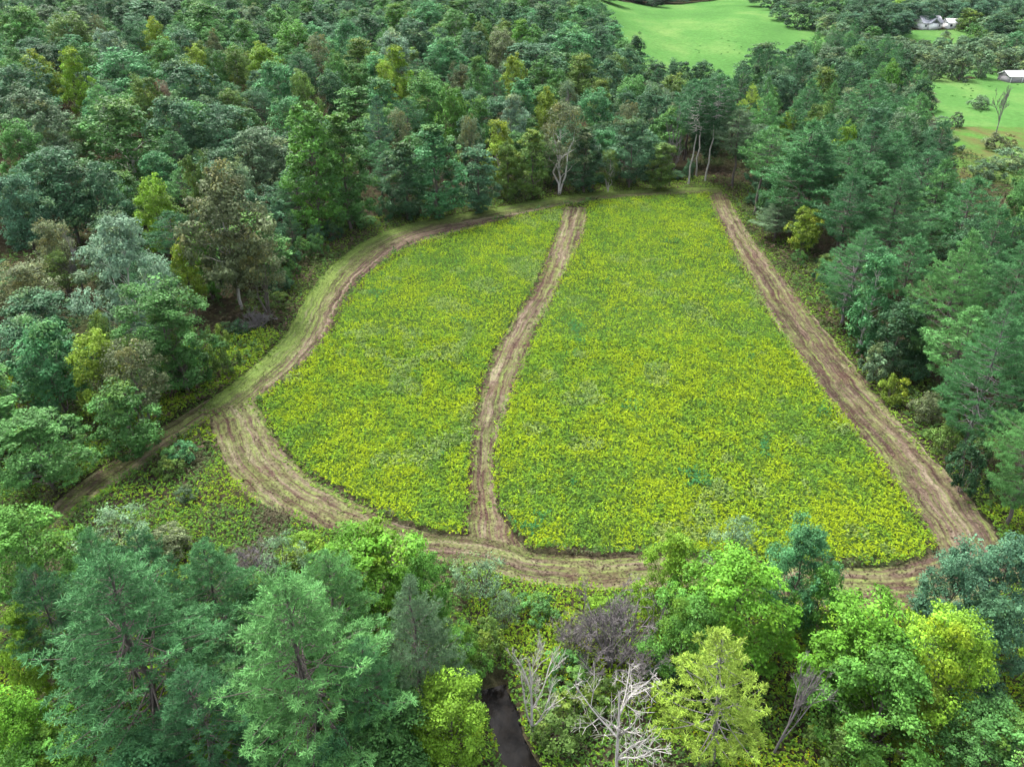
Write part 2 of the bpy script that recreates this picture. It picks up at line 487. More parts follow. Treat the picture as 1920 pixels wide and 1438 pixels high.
# ------------------------------------------------------------------ small plants (stuff)
def clump_mesh(name, P, H, C, nb, blen, bwid, FC=None, nf=0, fsize=0.15, seed=1, flat=0.5, jit=0.3):
    """P (n,2) clump spots, H heights, C (n,3) leaf colours; FC flower colours, NaN where none"""
    rng = np.random.default_rng(seed)
    n = len(P)
    z = zt(P[:, 0], P[:, 1])
    az = rng.uniform(0, 2 * math.pi, (n, nb)); r = rng.uniform(0.05, 0.3, (n, nb)) * blen / 0.5
    hz = H[:, None] * rng.uniform(0.45, 1.0, (n, nb))
    c = np.stack([P[:, 0:1] + np.cos(az) * r, P[:, 1:2] + np.sin(az) * r, z[:, None] + hz], -1).reshape(-1, 3)
    el = rng.uniform(-0.3, 1.0, (n, nb)) * (1 - flat) + 0.15
    d = np.stack([np.cos(az) * np.cos(el), np.sin(az) * np.cos(el), np.sin(el)], -1).reshape(-1, 3)
    sd = np.stack([-np.sin(az), np.cos(az), rng.normal(0, 0.35, (n, nb))], -1).reshape(-1, 3)
    L = (blen * rng.uniform(0.6, 1.3, (n, nb))).reshape(-1, 1) * 0.5
    V, F = quads_from(c, d * L, sd * (bwid * 0.5))
    col = np.repeat(C[:, None] * rng.uniform(1 - jit, 1 + jit, (n, nb))[..., None], 1, 1).reshape(-1, 3)
    cols = [np.repeat(col, 4, 0)]; Vs = [V]; Fs = [F]
    if FC is not None:
        ok = ~np.isnan(FC[:, 0])
        Q, HH, CC, zz = P[ok], H[ok], FC[ok], z[ok]
        m = len(Q)
        ofs = rng.normal(0, 0.2, (m, nf, 2))
        c = np.stack([Q[:, 0:1] + ofs[..., 0], Q[:, 1:2] + ofs[..., 1], zz[:, None] + HH[:, None] * rng.uniform(0.9, 1.2, (m, nf))], -1).reshape(-1, 3)
        nrm = rng.normal(0, 0.45, (m * nf, 3)) + [0, 0, 1]; nrm /= np.linalg.norm(nrm, axis=1)[:, None]
        a, b = perp(nrm, rng)
        s = fsize * rng.uniform(0.5, 1.3, (m * nf, 1))
        V2, F2 = quads_from(c, a * s, b * s * 0.6)
        Vs.append(V2); Fs.append(F2 + len(V))
        cols.append(np.repeat((CC[:, None] * rng.uniform(0.75, 1.2, (m, nf))[..., None]).reshape(-1, 3), 4, 0))
    return mesh_np(name, np.concatenate(Vs), np.concatenate(Fs), M_PLANT, {'col': np.concatenate(cols)})

def jitter_grid(x0, x1, y0, y1, step, rng):
    xs, ys = np.meshgrid(np.arange(x0, x1, step), np.arange(y0, y1, step))
    P = np.stack([xs.ravel(), ys.ravel()], 1)
    return P + rng.uniform(-0.55, 0.55, P.shape) * step

def pal(f, stops):
    xs = [s[0] for s in stops]
    return np.stack([np.interp(f, xs, [s[1][k] for s in stops]) for k in range(3)], 1)

FIELD_W = W([(490, 756), (505, 800), (540, 852), (600, 898), (680, 943), (750, 978), (820, 996), (872, 1003)] + A_L[::-1][1:] + [(980, 408), (900, 428), (800, 453), (740, 480), (685, 524), (645, 578), (615, 638), (565, 692)])
FIELD_E = W([(938, 960), (985, 1022), (1060, 1033), (1150, 1036), (1230, 1032), (1400, 1046), (1550, 1054), (1650, 1054), (1715, 1044), (1745, 1020)] + B_L[::-1][2:] + [(1300, 370), (1200, 374), (1110, 382)] + A_R[:-1])
SHOULDER = [P for P in TPOLY]
rng = np.random.default_rng(3)
P = np.concatenate([jitter_grid(-45, 52, 44, 100, 0.31, rng), jitter_grid(-45, 52, 100, 180, 0.4, rng)])
Q = P + rng.normal(0, 0.3, P.shape)
inf = in_poly(Q[:, 0], Q[:, 1], FIELD_W) | in_poly(Q[:, 0], Q[:, 1], FIELD_E)
MP = P[inf]
x, y = MP[:, 0], MP[:, 1]
f1 = fbm(x * 0.11, y * 0.07, 3, 3); f2 = fbm(x * 0.45, y * 0.3, 14, 3); f3 = fbm(x * 0.05, y * 0.05, 31, 2)
f4 = fbm(x * 1.1, y * 0.8, 47, 2)
g = np.clip(0.28 * f1 + 0.42 * f2 + 0.15 * f3 + 0.25 * f4 + rng.normal(0, 0.06, len(x)), 0, 1)
g = np.clip((g - 0.53) * 2.3 + 0.49, 0, 1)
MC = pal(g, [(0.1, (0.085, 0.175, 0.026)), (0.34, (0.13, 0.228, 0.02)), (0.52, (0.165, 0.258, 0.016)), (0.75, (0.205, 0.28, 0.014))])
grey = (fbm(x * 0.2, y * 0.16, 77, 2) > 0.68) & (rng.random(len(x)) < 0.7)
MC[grey] = MC[grey] * 0.5 + np.array((0.15, 0.2, 0.1)) * 0.5
MC *= np.exp(rng.normal(0, 0.13, len(x)))[:, None]
dk = (fbm(x * 0.9, y * 0.7, 83, 2) + rng.normal(0, 0.1, len(x))) > 0.67
MC[dk] = MC[dk] * 0.5 + np.array((0.04, 0.09, 0.022)) * 0.5
blue = fbm(x * 0.3, y * 0.25, 91, 3) + rng.normal(0, 0.05, len(x)) > 0.83
MC[blue] = (0.04, 0.14, 0.045)
fl = np.full((len(x), 3), np.nan)
yel = rng.random(len(x)) < np.clip((g - 0.47) * 2.6, 0.01, 0.7) * (~grey) * (~blue) * (~dk)
fl[yel] = pal(rng.random(yel.sum()), [(0, (0.16, 0.255, 0.014)), (0.7, (0.185, 0.262, 0.013)), (1, (0.215, 0.265, 0.013))])
MH = 0.3 + 0.5 * fbm(x * 0.4, y * 0.4, 55, 2) + 0.6 * fbm(x * 1.3, y * 1.1, 58, 2) + rng.normal(0, 0.08, len(x)); MH[blue] += 0.5
add_obj('goldenrod_meadow', clump_mesh('goldenrod_meadow', MP, np.clip(MH, 0.3, 1.8), MC, 4, 0.36, 0.14, fl, 4, 0.06, 4, 0.5, 0.18),
        kind='stuff', label='yellow green goldenrod covering the two halves of the field', category='meadow plants')
# the field's own soil cover under the plants
M_FIELD = pasture_material('field_turf', [(0.35, (0.03, 0.055, 0.014)), (0.6, (0.045, 0.08, 0.018))], 0.1, 1.5)
def poly_sheet(name, P, mat, dz, step=0.75):
    xs = np.arange(P[:, 0].min() - step, P[:, 0].max() + step, step); ys = np.arange(P[:, 1].min() - step, P[:, 1].max() + step, step)
    X, Y = np.meshgrid(xs, ys); n = len(xs)
    i, j = np.meshgrid(np.arange(len(ys) - 1), np.arange(n - 1), indexing='ij'); i = i.ravel(); j = j.ravel()
    ok = np.ones(len(i), bool)
    for a_, b_ in ((0, 0), (1, 0), (0, 1), (1, 1)): ok &= in_poly(xs[j + a_], ys[i + b_], P)
    i, j = i[ok], j[ok]
    F = np.stack([i * n + j, i * n + j + 1, (i + 1) * n + j + 1, (i + 1) * n + j], 1)
    V = np.stack([X, Y, zt(X, Y) + dz], -1).reshape(-1, 3)
    used, inv = np.unique(F, return_inverse=True)
    return add_obj(name, mesh_np(name, V[used], inv.reshape(-1, 4), mat, smooth=True), kind='structure')
poly_sheet('field_west', FIELD_W, M_FIELD, 0.008)
poly_sheet('field_east', FIELD_E, M_FIELD, 0.008)

# mown straw and stubble on the tracks
VS, FS, CS, off = [], [], [], 0
for q, (L, green, dens) in enumerate(((LA, 0.12, 7), (LB, 0.12, 7), (LC, 0.25, 8), (LD, 0.8, 7), (LE, 0.5, 6))):
    n = int(L.len * L.wid.mean() * dens)
    u = rng.random(n); v = rng.uniform(-0.06, 1.06, n)
    p = L.at(u, v); wm = np.interp(u, np.linspace(0, 1, L.n), L.wid); ac = v * wm; al = u * L.len
    st = fbm(al * 0.06 + q * 9, ac * 1.6, 40 + q, 2)
    gr = (st + (rng.random(n) - 0.5) * 0.35 + green * 0.55) > 0.78
    if L is LD: gr |= (v + rng.normal(0, 0.1, n) < 0.35)
    c = pal(np.clip(st + rng.normal(0, 0.12, n), 0, 1), [(0.3, (0.045, 0.03, 0.024)), (0.5, (0.088, 0.064, 0.048)), (0.7, (0.17, 0.142, 0.095))])
    c[gr] = pal(rng.random(gr.sum()), [(0, (0.05, 0.09, 0.02)), (1, (0.12, 0.16, 0.04))])
    tgt = L.at(np.clip(u + 0.004, 0, 1), v) - L.at(np.clip(u - 0.004, 0, 1), v)
    th = np.arctan2(tgt[:, 1], tgt[:, 0]) + rng.normal(0, 0.7, n)
    ln = rng.uniform(0.08, 0.2, n)[:, None]
    d = np.c_[np.cos(th), np.sin(th), rng.uniform(-0.1, 0.5, n)] * ln
    sd = np.c_[-np.sin(th), np.cos(th), rng.normal(0, 0.4, n)] * rng.uniform(0.03, 0.06, n)[:, None]
    ridge = 0.1 * np.clip(st - 0.45, 0, 1)
    cc = np.c_[p, zt(p[:, 0], p[:, 1]) + 0.1 + ridge + rng.uniform(0, 0.06, n)]
    V, F = quads_from(cc, d, sd)
    VS.append(V); FS.append(F + off); off += len(V); CS.append(np.repeat(c, 4, 0))
add_obj('mown_straw', mesh_np('mown_straw', np.concatenate(VS), np.concatenate(FS), M_PLANT, {'col': np.concatenate(CS)}),
        kind='stuff', label='mown straw and stubble lying along the field tracks', category='straw')

# weeds and brush: foreground wetland, lower left corner, verges, wood floor near the edges
def not_open(P):
    ok = np.ones(len(P), bool)
    for T in TPOLY + [FIELD_W, FIELD_E]: ok &= ~in_poly(P[:, 0], P[:, 1], T)
    return ok
P = np.concatenate([jitter_grid(-48, 60, 22, 60, 0.31, rng), jitter_grid(-70, -22, 60, 100, 0.36, rng)])
P = P[not_open(P)]
px, py, dp = proj(P[:, 0], P[:, 1], zt(P[:, 0], P[:, 1]))
P = P[(px > -60) & (px < 1980) & (py < 1520) & (seg_dist(P[:, 0], P[:, 1], STREAM) > 1.15)]
x, y = P[:, 0], P[:, 1]
g = np.clip(fbm(x * 0.16, y * 0.16, 63, 4) + rng.normal(0, 0.08, len(x)), 0, 1)
UC = pal(g, [(0.2, (0.08, 0.075, 0.045)), (0.3, (0.09, 0.105, 0.05)), (0.38, (0.06, 0.13, 0.035)), (0.5, (0.08, 0.175, 0.025)), (0.64, (0.14, 0.235, 0.02))])
fl = np.full((len(x), 3), np.nan)
yel = rng.random(len(x)) < np.clip((g - 0.54) * 3.0, 0.0, 0.5)
fl[yel] = pal(rng.random(yel.sum()), [(0, (0.2, 0.25, 0.015)), (1, (0.32, 0.3, 0.015))])
UH = 0.15 + 2.6 * fbm(x * 0.3, y * 0.3, 12, 3) ** 2.0 + rng.normal(0, 0.1, len(x))
add_obj('wetland_weeds', clump_mesh('wetland_weeds', P, np.clip(UH, 0.2, 2.2), UC, 5, 0.3, 0.14, fl, 2, 0.08, 8, 0.4),
        kind='stuff', label='tangled green and brown weeds between the stream and the mown track', category='weeds')
# verges beside the tracks and inside the wood edge
P = jitter_grid(-75, 80, 60, 200, 0.5, rng)
dmin = np.full(len(P), 1e9)
for L in TRACKS: dmin = np.minimum(dmin, np.minimum(seg_dist(P[:, 0], P[:, 1], L.A[::3]), seg_dist(P[:, 0], P[:, 1], L.B[::3])))
P2_, dm = P[(dmin < 9)], dmin[dmin < 9]
ok = (not_open(P2_) | ((dm < 0.9) & (rng.random(len(dm)) < 0.3) & ~in_poly(P2_[:, 0], P2_[:, 1], FIELD_W) & ~in_poly(P2_[:, 0], P2_[:, 1], FIELD_E))) & ~((P2_[:, 0] < -22) & (P2_[:, 1] < 100) & in_poly(P2_[:, 0], P2_[:, 1], W([(410, 775), (350, 812), (105, 1010), (600, 1100), (600, 990), (455, 920)])))
P, dm = P2_[ok], dm[ok]
x, y = P[:, 0], P[:, 1]
g = np.clip(fbm(x * 0.2, y * 0.2, 23, 3) + rng.normal(0, 0.08, len(x)) + 0.06 - 0.015 * dm, 0, 1)
UC = pal(g, [(0.2, (0.07, 0.095, 0.035)), (0.35, (0.07, 0.14, 0.03)), (0.5, (0.1, 0.195, 0.03)), (0.68, (0.14, 0.235, 0.03))])
UH = (0.15 + 0.7 * fbm(x * 0.4, y * 0.4, 19, 3)) * np.clip((dm - 1.5) / 3, 0.3, 1.2)
add_obj('verge_grass', clump_mesh('verge_grass', P, UH, UC, 4, 0.42, 0.15, None, 0, 0.1, 9),
        kind='stuff', label='rough green verge growing between the tracks and the wood', category='verge')
# wood floor brush
P = np.concatenate([jitter_grid(-130, 20, 70, 230, 1.3, rng), jitter_grid(50, 130, 60, 240, 1.3, rng)])
P = P[not_open(P)]
x, y = P[:, 0], P[:, 1]
g = fbm(x * 0.15, y * 0.15, 45, 3)
UC = pal(g, [(0.3, (0.085, 0.065, 0.045)), (0.45, (0.06, 0.06, 0.03)), (0.6, (0.04, 0.075, 0.025)), (0.75, (0.06, 0.12, 0.03))])
add_obj('forest_undergrowth', clump_mesh('forest_undergrowth', P, 0.4 + 1.6 * fbm(x * 0.2, y * 0.2, 99, 2), UC, 4, 0.8, 0.36, None, 0, 0.1, 10),
        kind='stuff', label='ferns and brush on the shaded wood floor', category='undergrowth')
# ------------------------------------------------------------------ tree shapes
def bend(p0, p1, n, rng, sag=0.0, wob=0.06):
    t = np.linspace(0, 1, n)[:, None]
    L = np.linalg.norm(np.asarray(p1) - np.asarray(p0))
    P = np.asarray(p0) * (1 - t) + np.asarray(p1) * t
    P[1:-1] += rng.normal(0, wob * L, (n - 2, 3)) * [1, 1, 0.5]
    P[:, 2] += (sag * L * np.sin(np.pi * t[:, 0]))
    return P

def broadleaf(name, seed, H=16., Wd=9., cb=0.22, nl=18, sub=7, per=60, leaf=0.24, top=0.75, rag=0.25, warm=0.12, stems=1, lmin=0.12, lmax=0.24, flat=0.85, upn=0.45):
    """trunk with limbs to every lobe of the crown; each lobe carries clumps of leaves"""
    rng = np.random.default_rng(seed)
    tb = Tubes()
    zb = H * cb
    cents, rads, tone, wa = [], [], [], []
    tr = bend((0, 0, -0.6), (rng.normal(0, .3), rng.normal(0, .3), H * 0.86), 9, rng, 0, 0.012)
    tb.add(tr, np.linspace(0.014 * H, 0.03, 9), 7)
    for q in range(stems - 1):
        a = rng.uniform(0, 6.28)
        tb.add(bend((0, 0, -0.5), (math.cos(a) * Wd * .28, math.sin(a) * Wd * .28, H * 0.75), 7, rng, 0.02, 0.02), np.linspace(0.014 * H, 0.03, 7), 5)
    for i in range(nl):
        t = (i + rng.uniform(0.1, 0.9)) / nl
        env = math.sin(math.pi * min(0.985, t ** top * 0.75 + 0.13)) ** 0.65
        az = i * 2.39996 + rng.normal(0, 0.35)
        lr = Wd * rng.uniform(lmin, lmax)
        rr = max(0, env * Wd * 0.5 * rng.uniform(0.85 - rag, 1.12) - lr * 0.6)
        c = np.array([rr * math.cos(az), rr * math.sin(az), zb + lr * .5 + t * (H - zb - lr * 1.15)])
        j = int(np.clip((c[2] - rr * 0.55) / (H * 0.86) * 8, 1, 7))
        tb.add(bend(tr[j], c, 5, rng, 0.03), np.linspace(0.0058 * H * (1 - 0.6 * t), 0.02, 5), 4)
        lt = rng.normal(1, 0.14); lw = rng.random() < warm
        for k in range(sub):
            d = rng.normal(size=3) * [1, 1, 0.8] + np.array([c[0], c[1], 0]) / (Wd * .5) * 0.7 + [0, 0, 0.45]
            d /= np.linalg.norm(d)
            cents.append(c + d * lr * rng.uniform(0.4, 1.15)); rads.append(lr * rng.uniform(0.32, 0.72))
            tone.append(lt * rng.normal(1, 0.16)); wa.append((0.6 if lw else 0.0) + (rng.random() < 0.06) * 0.5)
    cents, rads, tone, wa = map(np.array, (cents, rads, tone, wa))
    n = len(cents)
    d = rng.normal(size=(n, per, 3)); d /= np.linalg.norm(d, axis=2)[..., None]
    axis_ = cents - np.array([0, 0, zb + (H - zb) * 0.4]); axis_ /= np.linalg.norm(axis_, axis=1)[:, None] + 1e-6
    dot = (d * axis_[:, None]).sum(2)
    d = np.where((dot < -0.15)[..., None] & (rng.random((n, per)) < 0.8)[..., None], d - 2 * dot[..., None] * axis_[:, None], d)
    P = cents[:, None] + d * (rads[:, None] * (0.5 + 0.75 * rng.random((n, per)) ** 1.2))[..., None] * [1, 1, flat]
    nm = d * 0.65 + rng.normal(0, 0.42, d.shape) + [0, 0, upn]
    P = P.reshape(-1, 3); nm = nm.reshape(-1, 3); nm /= np.linalg.norm(nm, axis=1)[:, None]
    a, b = perp(nm, rng)
    s = (leaf * np.exp(rng.normal(0, 0.32, len(P))))[:, None]
    V, F = quads_from(P, a * s, b * s * 0.62)
    v = np.repeat(np.clip((tone[:, None] * rng.normal(1, 0.2, (n, per))).ravel(), 0.3, 1.9), 4)
    w = np.repeat(np.clip((wa[:, None] + rng.normal(0, 0.1, (n, per))).ravel(), 0, 1), 4)
    return tb.mesh(name + '_trunk', M_BARK), mesh_np(name + '_crown', V, F, M_LEAF, {'v': v, 'w': w}), H, Wd

def pine(name, seed, H=19., Wd=9., cb=0.2, gap=0.85, nbr=6, tuft=0.42, needles=16, dens=1.0, peak=0.35, nw=0.05, rt=0.0115):
    """whorls of level branches carrying upturned needle tufts, lower limbs bare near the trunk"""
    rng = np.random.default_rng(seed)
    tb = Tubes()
    tr = bend((0, 0, -0.6), (rng.normal(0, .2), rng.normal(0, .2), H * 0.97), 10, rng, 0, 0.006)
    tb.add(tr, np.linspace(rt * H, 0.03, 10), 7)
    C, T, D = [], [], []
    z = H * cb; i = 0
    while z < H * 0.975:
        t = (z - H * cb) / (H * (1 - cb))
        prof = (t / peak) ** 0.45 if t < peak else ((1 - t) / (1 - peak)) ** 0.92
        prof = max(prof, 0.09)
        for k in range(nbr):
            if rng.random() < 0.1: continue
            az = i * 0.7 + k * 2 * math.pi / nbr + rng.normal(0, 0.25)
            L = Wd * 0.5 * prof * rng.uniform(0.62, 1.15)
            if L < 0.25: continue
            z0 = z + rng.normal(0, 0.2)
            rise = (0.02 + 0.45 * t ** 2) * L + rng.normal(0, 0.05) * L
            n = 6
            s = np.linspace(0, 1, n)
            out = np.array([math.cos(az), math.sin(az), 0])
            P = np.interp(z0, tr[:, 2], tr[:, 0]) * np.array([1, 0, 0]) + np.interp(z0, tr[:, 2], tr[:, 1]) * np.array([0, 1, 0]) + out * (L * s)[:, None]
            P[:, 2] += z0 + rise * s - 0.10 * L * np.sin(np.pi * s) * (1 - t) + 0.10 * L * s ** 3
            tb.add(P, np.linspace(0.0042 * H * (1 - 0.75 * t), 0.011, n), 4)
            bt = rng.normal(1, 0.14)
            side = np.array([-out[1], out[0], 0])
            m = max(2, int(L * 2.6 * dens))
            for q in range(m):
                u = 1 - (q / m) * (0.62 + 0.33 * t) * rng.uniform(0.85, 1.1)
                base = np.array([np.interp(u, s, P[:, e]) for e in range(3)])
                lat = (1.02 - u) * L * rng.uniform(0.3, 0.85) + 0.12
                for sg in (-1, 1):
                    if rng.random() < 0.12: continue
                    c = base + side * sg * lat * (0.55 if q else 0.1) + out * lat * 0.35 + [0, 0, rng.normal(0.1, 0.12)]
                    C.append(c); T.append(bt * rng.normal(1, 0.13)); D.append(out * 0.5 + side * sg * 0.4)
        z += gap * rng.uniform(0.8, 1.2) * (1 - 0.35 * t); i += 1
    for q in range(5): C.append(np.array([tr[-1, 0], tr[-1, 1], H * (0.95 + 0.012 * q)])); T.append(1.0); D.append(np.array([0, 0, 1.]))
    C, T, D = np.array(C), np.array(T), np.array(D)
    n = len(C)
    d = rng.normal(size=(n, needles, 3)) * [1, 1, 0.7] + D[:, None] * 0.7 + [0, 0, 0.5]
    d /= np.linalg.norm(d, axis=2)[..., None]
    r = tuft * rng.uniform(0.7, 1.2, (n, 1, 1)) * rng.uniform(0.75, 1.15, (n, needles, 1))
    a, b = perp(d.reshape(-1, 3), rng)
    base = np.repeat(C[:, None], needles, 1) + rng.normal(0, tuft * 0.16, (n, needles, 3))
    tip = (base + d * r).reshape(-1, 3); base = base.reshape(-1, 3)
    wv = a * nw
    V = np.stack([base - wv * 0.6, base + wv * 0.6, tip + wv * 0.7, tip - wv * 0.7], 1).reshape(-1, 3)
    F = np.arange(len(V)).reshape(-1, 4)
    v = np.repeat(np.clip((T[:, None] * rng.normal(1, 0.17, (n, needles))).ravel(), 0.3, 1.8), 4)
    w = np.repeat(np.clip(rng.normal(0.08, 0.12, n * needles), 0, 1), 4)
    return tb.mesh(name + '_trunk', M_BARK), mesh_np(name + '_crown', V, F, M_NEEDLE, {'v': v, 'w': w}), H, Wd

def bare(name, seed, H=10., Wd=6., stems=1, depth=4, spread=0.5, up=0.5, r0=0.016, kids=(3, 5)):
    rng = np.random.default_rng(seed)
    tb = Tubes(); tw = Tubes()
    def grow(p, d, L, r, lev):
        n = 6 if lev < 2 else 4
        P = [p]; dd = d.copy()
        for i in range(n - 1):
            dd = dd + rng.normal(0, 0.16 if lev or stems > 1 else 0.035, 3) + [0, 0, 0.05 * up]; dd /= np.linalg.norm(dd)
            P.append(P[-1] + dd * L / (n - 1))
        P = np.array(P)
        (tb if lev == 0 else tw).add(P, np.linspace(r, max(r * 0.4, 0.009), n), 6 if lev == 0 else 4 if lev < 2 else 3)
        if lev >= depth: return
        m = rng.integers(*kids) + (3 if lev == 0 and stems == 1 else 0)
        for k in range(m):
            t = rng.uniform(0.3, 1.0) if lev else rng.uniform(0.28, 1.0)
            q = P[int(t * (n - 1))]
            a = rng.uniform(0, 6.283)
            x = np.array([math.cos(a), math.sin(a), 0]); x -= dd * (x @ dd); x /= np.linalg.norm(x) + 1e-6
            nd = dd * (1 - spread) + x * spread + [0, 0, 0.25 * up]; nd /= np.linalg.norm(nd)
            grow(q, nd, L * rng.uniform(0.42, 0.68) * (1.15 - 0.4 * t), r * rng.uniform(0.4, 0.58), lev + 1)
    for s in range(stems):
        a = rng.uniform(0, 6.283); tilt = 0.05 if stems == 1 else rng.uniform(0.2, 0.9)
        d = np.array([math.cos(a) * tilt, math.sin(a) * tilt, 1.]); d /= np.linalg.norm(d)
        grow(np.array([rng.normal(0, .2) * (stems > 1), rng.normal(0, .2) * (stems > 1), -0.4]), d, H * (0.8 if stems == 1 else 0.62) * rng.uniform(0.85, 1.05), H * r0, 0)
    return tb.mesh(name + '_trunk', M_BARK), tw.mesh(name + '_crown', M_BARK), H, Wd

PROTO = {}
def reg(fam, *items):
    PROTO[fam] = []
    for tm, cm, H, Wd in items:          # measure the real crown
        co = np.empty(len(cm.vertices) * 3, np.float32); cm.vertices.foreach_get('co', co); co = co.reshape(-1, 3)
        PROTO[fam].append((tm, cm, float(np.percentile(co[:, 2], 99.8)), 2 * float(np.percentile(np.hypot(co[:, 0], co[:, 1]), 96))))
reg('leaf_near', *[broadleaf('maple%d' % i, 100 + i, 14, 9, 0.12 + 0.04 * (i % 3), 38, 7, 92, 0.11, 0.75, 0.42, 0.06, 1, 0.09, 0.19, 0.62, 0.65) for i in range(4)])
reg('leaf', *[broadleaf('broad%d' % i, 140 + i, 17, 9.5, 0.1 + 0.05 * (i % 3), 27 + 3 * (i % 3), 6, 70, 0.175, 0.62 + 0.12 * (i % 3), 0.42, 0.07) for i in range(6)])
reg('tall', *[broadleaf('tall%d' % i, 160 + i, 20, 7.5, 0.03, 38, 6, 60, 0.17, 0.85, 0.35, 0.06) for i in range(3)])
reg('sparse', *[broadleaf('sparse%d' % i, 180 + i, 16, 9, 0.3, 30, 5, 56, 0.13, 0.6, 0.42, 0.16, 3) for i in range(3)])
reg('shrub', *[broadleaf('shrub%d' % i, 200 + i, 5, 5, 0.05, 13, 6, 60, 0.11, 0.7, 0.3, 0.12, 3) for i in range(3)])
reg('belt', *[broadleaf('belt%d' % i, 220 + i, 10, 8, 0.02, 16, 6, 44, 0.2, 0.7, 0.3, 0.05, 3) for i in range(3)])
reg('willow', *[broadleaf('willow%d' % i, 210 + i, 6, 5, 0.12, 14, 6, 50, 0.07, 0.7, 0.35, 0.1, 5) for i in range(2)])
reg('pine_near', *[pine('pine%d' % i, 300 + i, 19, 9.5, 0.16, 0.72, 6, 0.27, 17, 1.75, 0.3 + 0.06 * i, 0.02) for i in range(4)])
reg('pine', *[pine('tpine%d' % i, 330 + i, 20, 8.5, 0.22 + 0.08 * i, 0.95, 6, 0.42, 12, 0.95, 0.3 + 0.05 * i, 0.042) for i in range(4)])
reg('pole_pine', *[pine('pole%d' % i, 350 + i, 22, 7.5, 0.55, 0.9, 6, 0.45, 12, 0.85, 0.35, 0.045, 0.006) for i in range(2)])
reg('larch', pine('larch', 370, 14, 8, 0.18, 1.0, 5, 0.27, 16, 1.7, 0.28, 0.026))
reg('snag', *[bare('snag%d' % i, 405 + i, 10, 5, 1, 5, 0.4, 1.1, 0.015, (3, 5)) for i in range(2)])
reg('limbed', bare('limbed', 413, 11, 6, 1, 4, 0.66, 0.35, 0.015, (4, 6)))
reg('thicket', *[bare('thicket%d' % i, 420 + i, 4.5, 6.5, 14, 4, 0.5, 0.25, 0.011, (3, 6)) for i in range(2)])

T = {'sage': (.09, .165, .082),
     'teal': (0.06, 0.145, 0.07),
     'dark': (0.042, 0.106, 0.046),
     'green': (0.068, 0.18, 0.045),
     'bright': (0.082, 0.215, 0.036),
     'lime': (0.14, 0.27, 0.025),
     'maple': (0.092, 0.235, 0.022),
     'olive': (0.092, 0.168, 0.036),
     'yellow': (0.15, 0.235, 0.028),
     'brown': (0.115, 0.15, 0.07),
     'grey': (0.1, 0.17, 0.088),
     'pale': (0.145, 0.245, 0.155),
     'jade': (0.066, 0.2, 0.075),
     'pine': (0.058, 0.168, 0.06),
     'pineD': (0.041, 0.122, 0.048),
     'pineB': (0.086, 0.222, 0.066),
     'blue': (0.074, 0.172, 0.095),
     'red': (0.17, 0.13, 0.09),
     'mist': (0.11, 0.2, 0.1),
     'larch': (0.22, 0.33, 0.05)}
WORD = {'sage': 'grey green', 'teal': 'dull teal', 'dark': 'dark green', 'green': 'mid green', 'bright': 'fresh green', 'lime': 'lime green', 'maple': 'vivid green', 'olive': 'olive', 'yellow': 'yellowing',
        'brown': 'brownish', 'grey': 'grey green', 'pale': 'pale green', 'jade': 'jade green', 'pine': 'green', 'pineD': 'dark', 'pineB': 'light green', 'blue': 'bluish green',
        'red': 'reddish', 'mist': 'misty grey green', 'larch': 'yellow green'}
BARKC = {'leaf': (.10, .085, .07), 'pine': (.085, .07, .06), 'pale': (.36, .34, .31), 'white': (.42, .4, .37), 'grey': (.15, .135, .135)}
FAMN = {'leaf_near': 'broadleaf_tree', 'leaf': 'broadleaf_tree', 'tall': 'broadleaf_tree', 'sparse': 'broadleaf_tree', 'belt': 'broadleaf_tree', 'shrub': 'shrub', 'willow': 'shrub', 'pine_near': 'pine_tree',
        'pine': 'pine_tree', 'pole_pine': 'pine_tree', 'larch': 'larch_tree', 'snag': 'dead_tree', 'limbed': 'dead_tree', 'thicket': 'bare_shrub'}
CATN = {'broadleaf_tree': 'tree', 'shrub': 'shrub', 'pine_tree': 'pine tree', 'larch_tree': 'conifer', 'dead_tree': 'dead tree', 'bare_shrub': 'bare shrub'}

TREES = []     # dicts: fam, x, y, H, Wd, tint, bark, label, short
def put(fam, x, y, H, Wd, tint, label=None, short=None, bark=None, lean=0.0, fixed=True):
    TREES.append(dict(fam=fam, x=x, y=y, H=H, W=Wd, tint=tint, label=label, short=short, bark=bark, lean=lean, fixed=fixed))
def byT(fam, px, top, wpx, H, tint, label=None, short=None, bark=None, lean=0.0):
    """a tree of height H whose top shows at (px, top) with a crown wpx wide"""
    x, y = unproj(px, top, H)
    dep = proj(x, y, zt(x, y) + H * 0.7)[2]
    put(fam, x, y, H, wpx * dep / FPX, tint, label, short, bark, lean)
def byB(fam, px, base, top, wpx, tint, label=None, short=None, bark=None, lean=0.0):
    """a tree whose foot shows at (px, base) and whose top shows at height top"""
    x, y = unproj(px, base)
    z0 = float(zt(x, y)); lo, hi = 0.5, 60.0
    for _ in range(40):
        m = (lo + hi) / 2
        if proj(x, y, z0 + m)[1] > top: lo = m
        else: hi = m
    put(fam, x, y, lo, wpx * proj(x, y, z0 + lo * .7)[2] / FPX, tint, label, short, bark, lean)

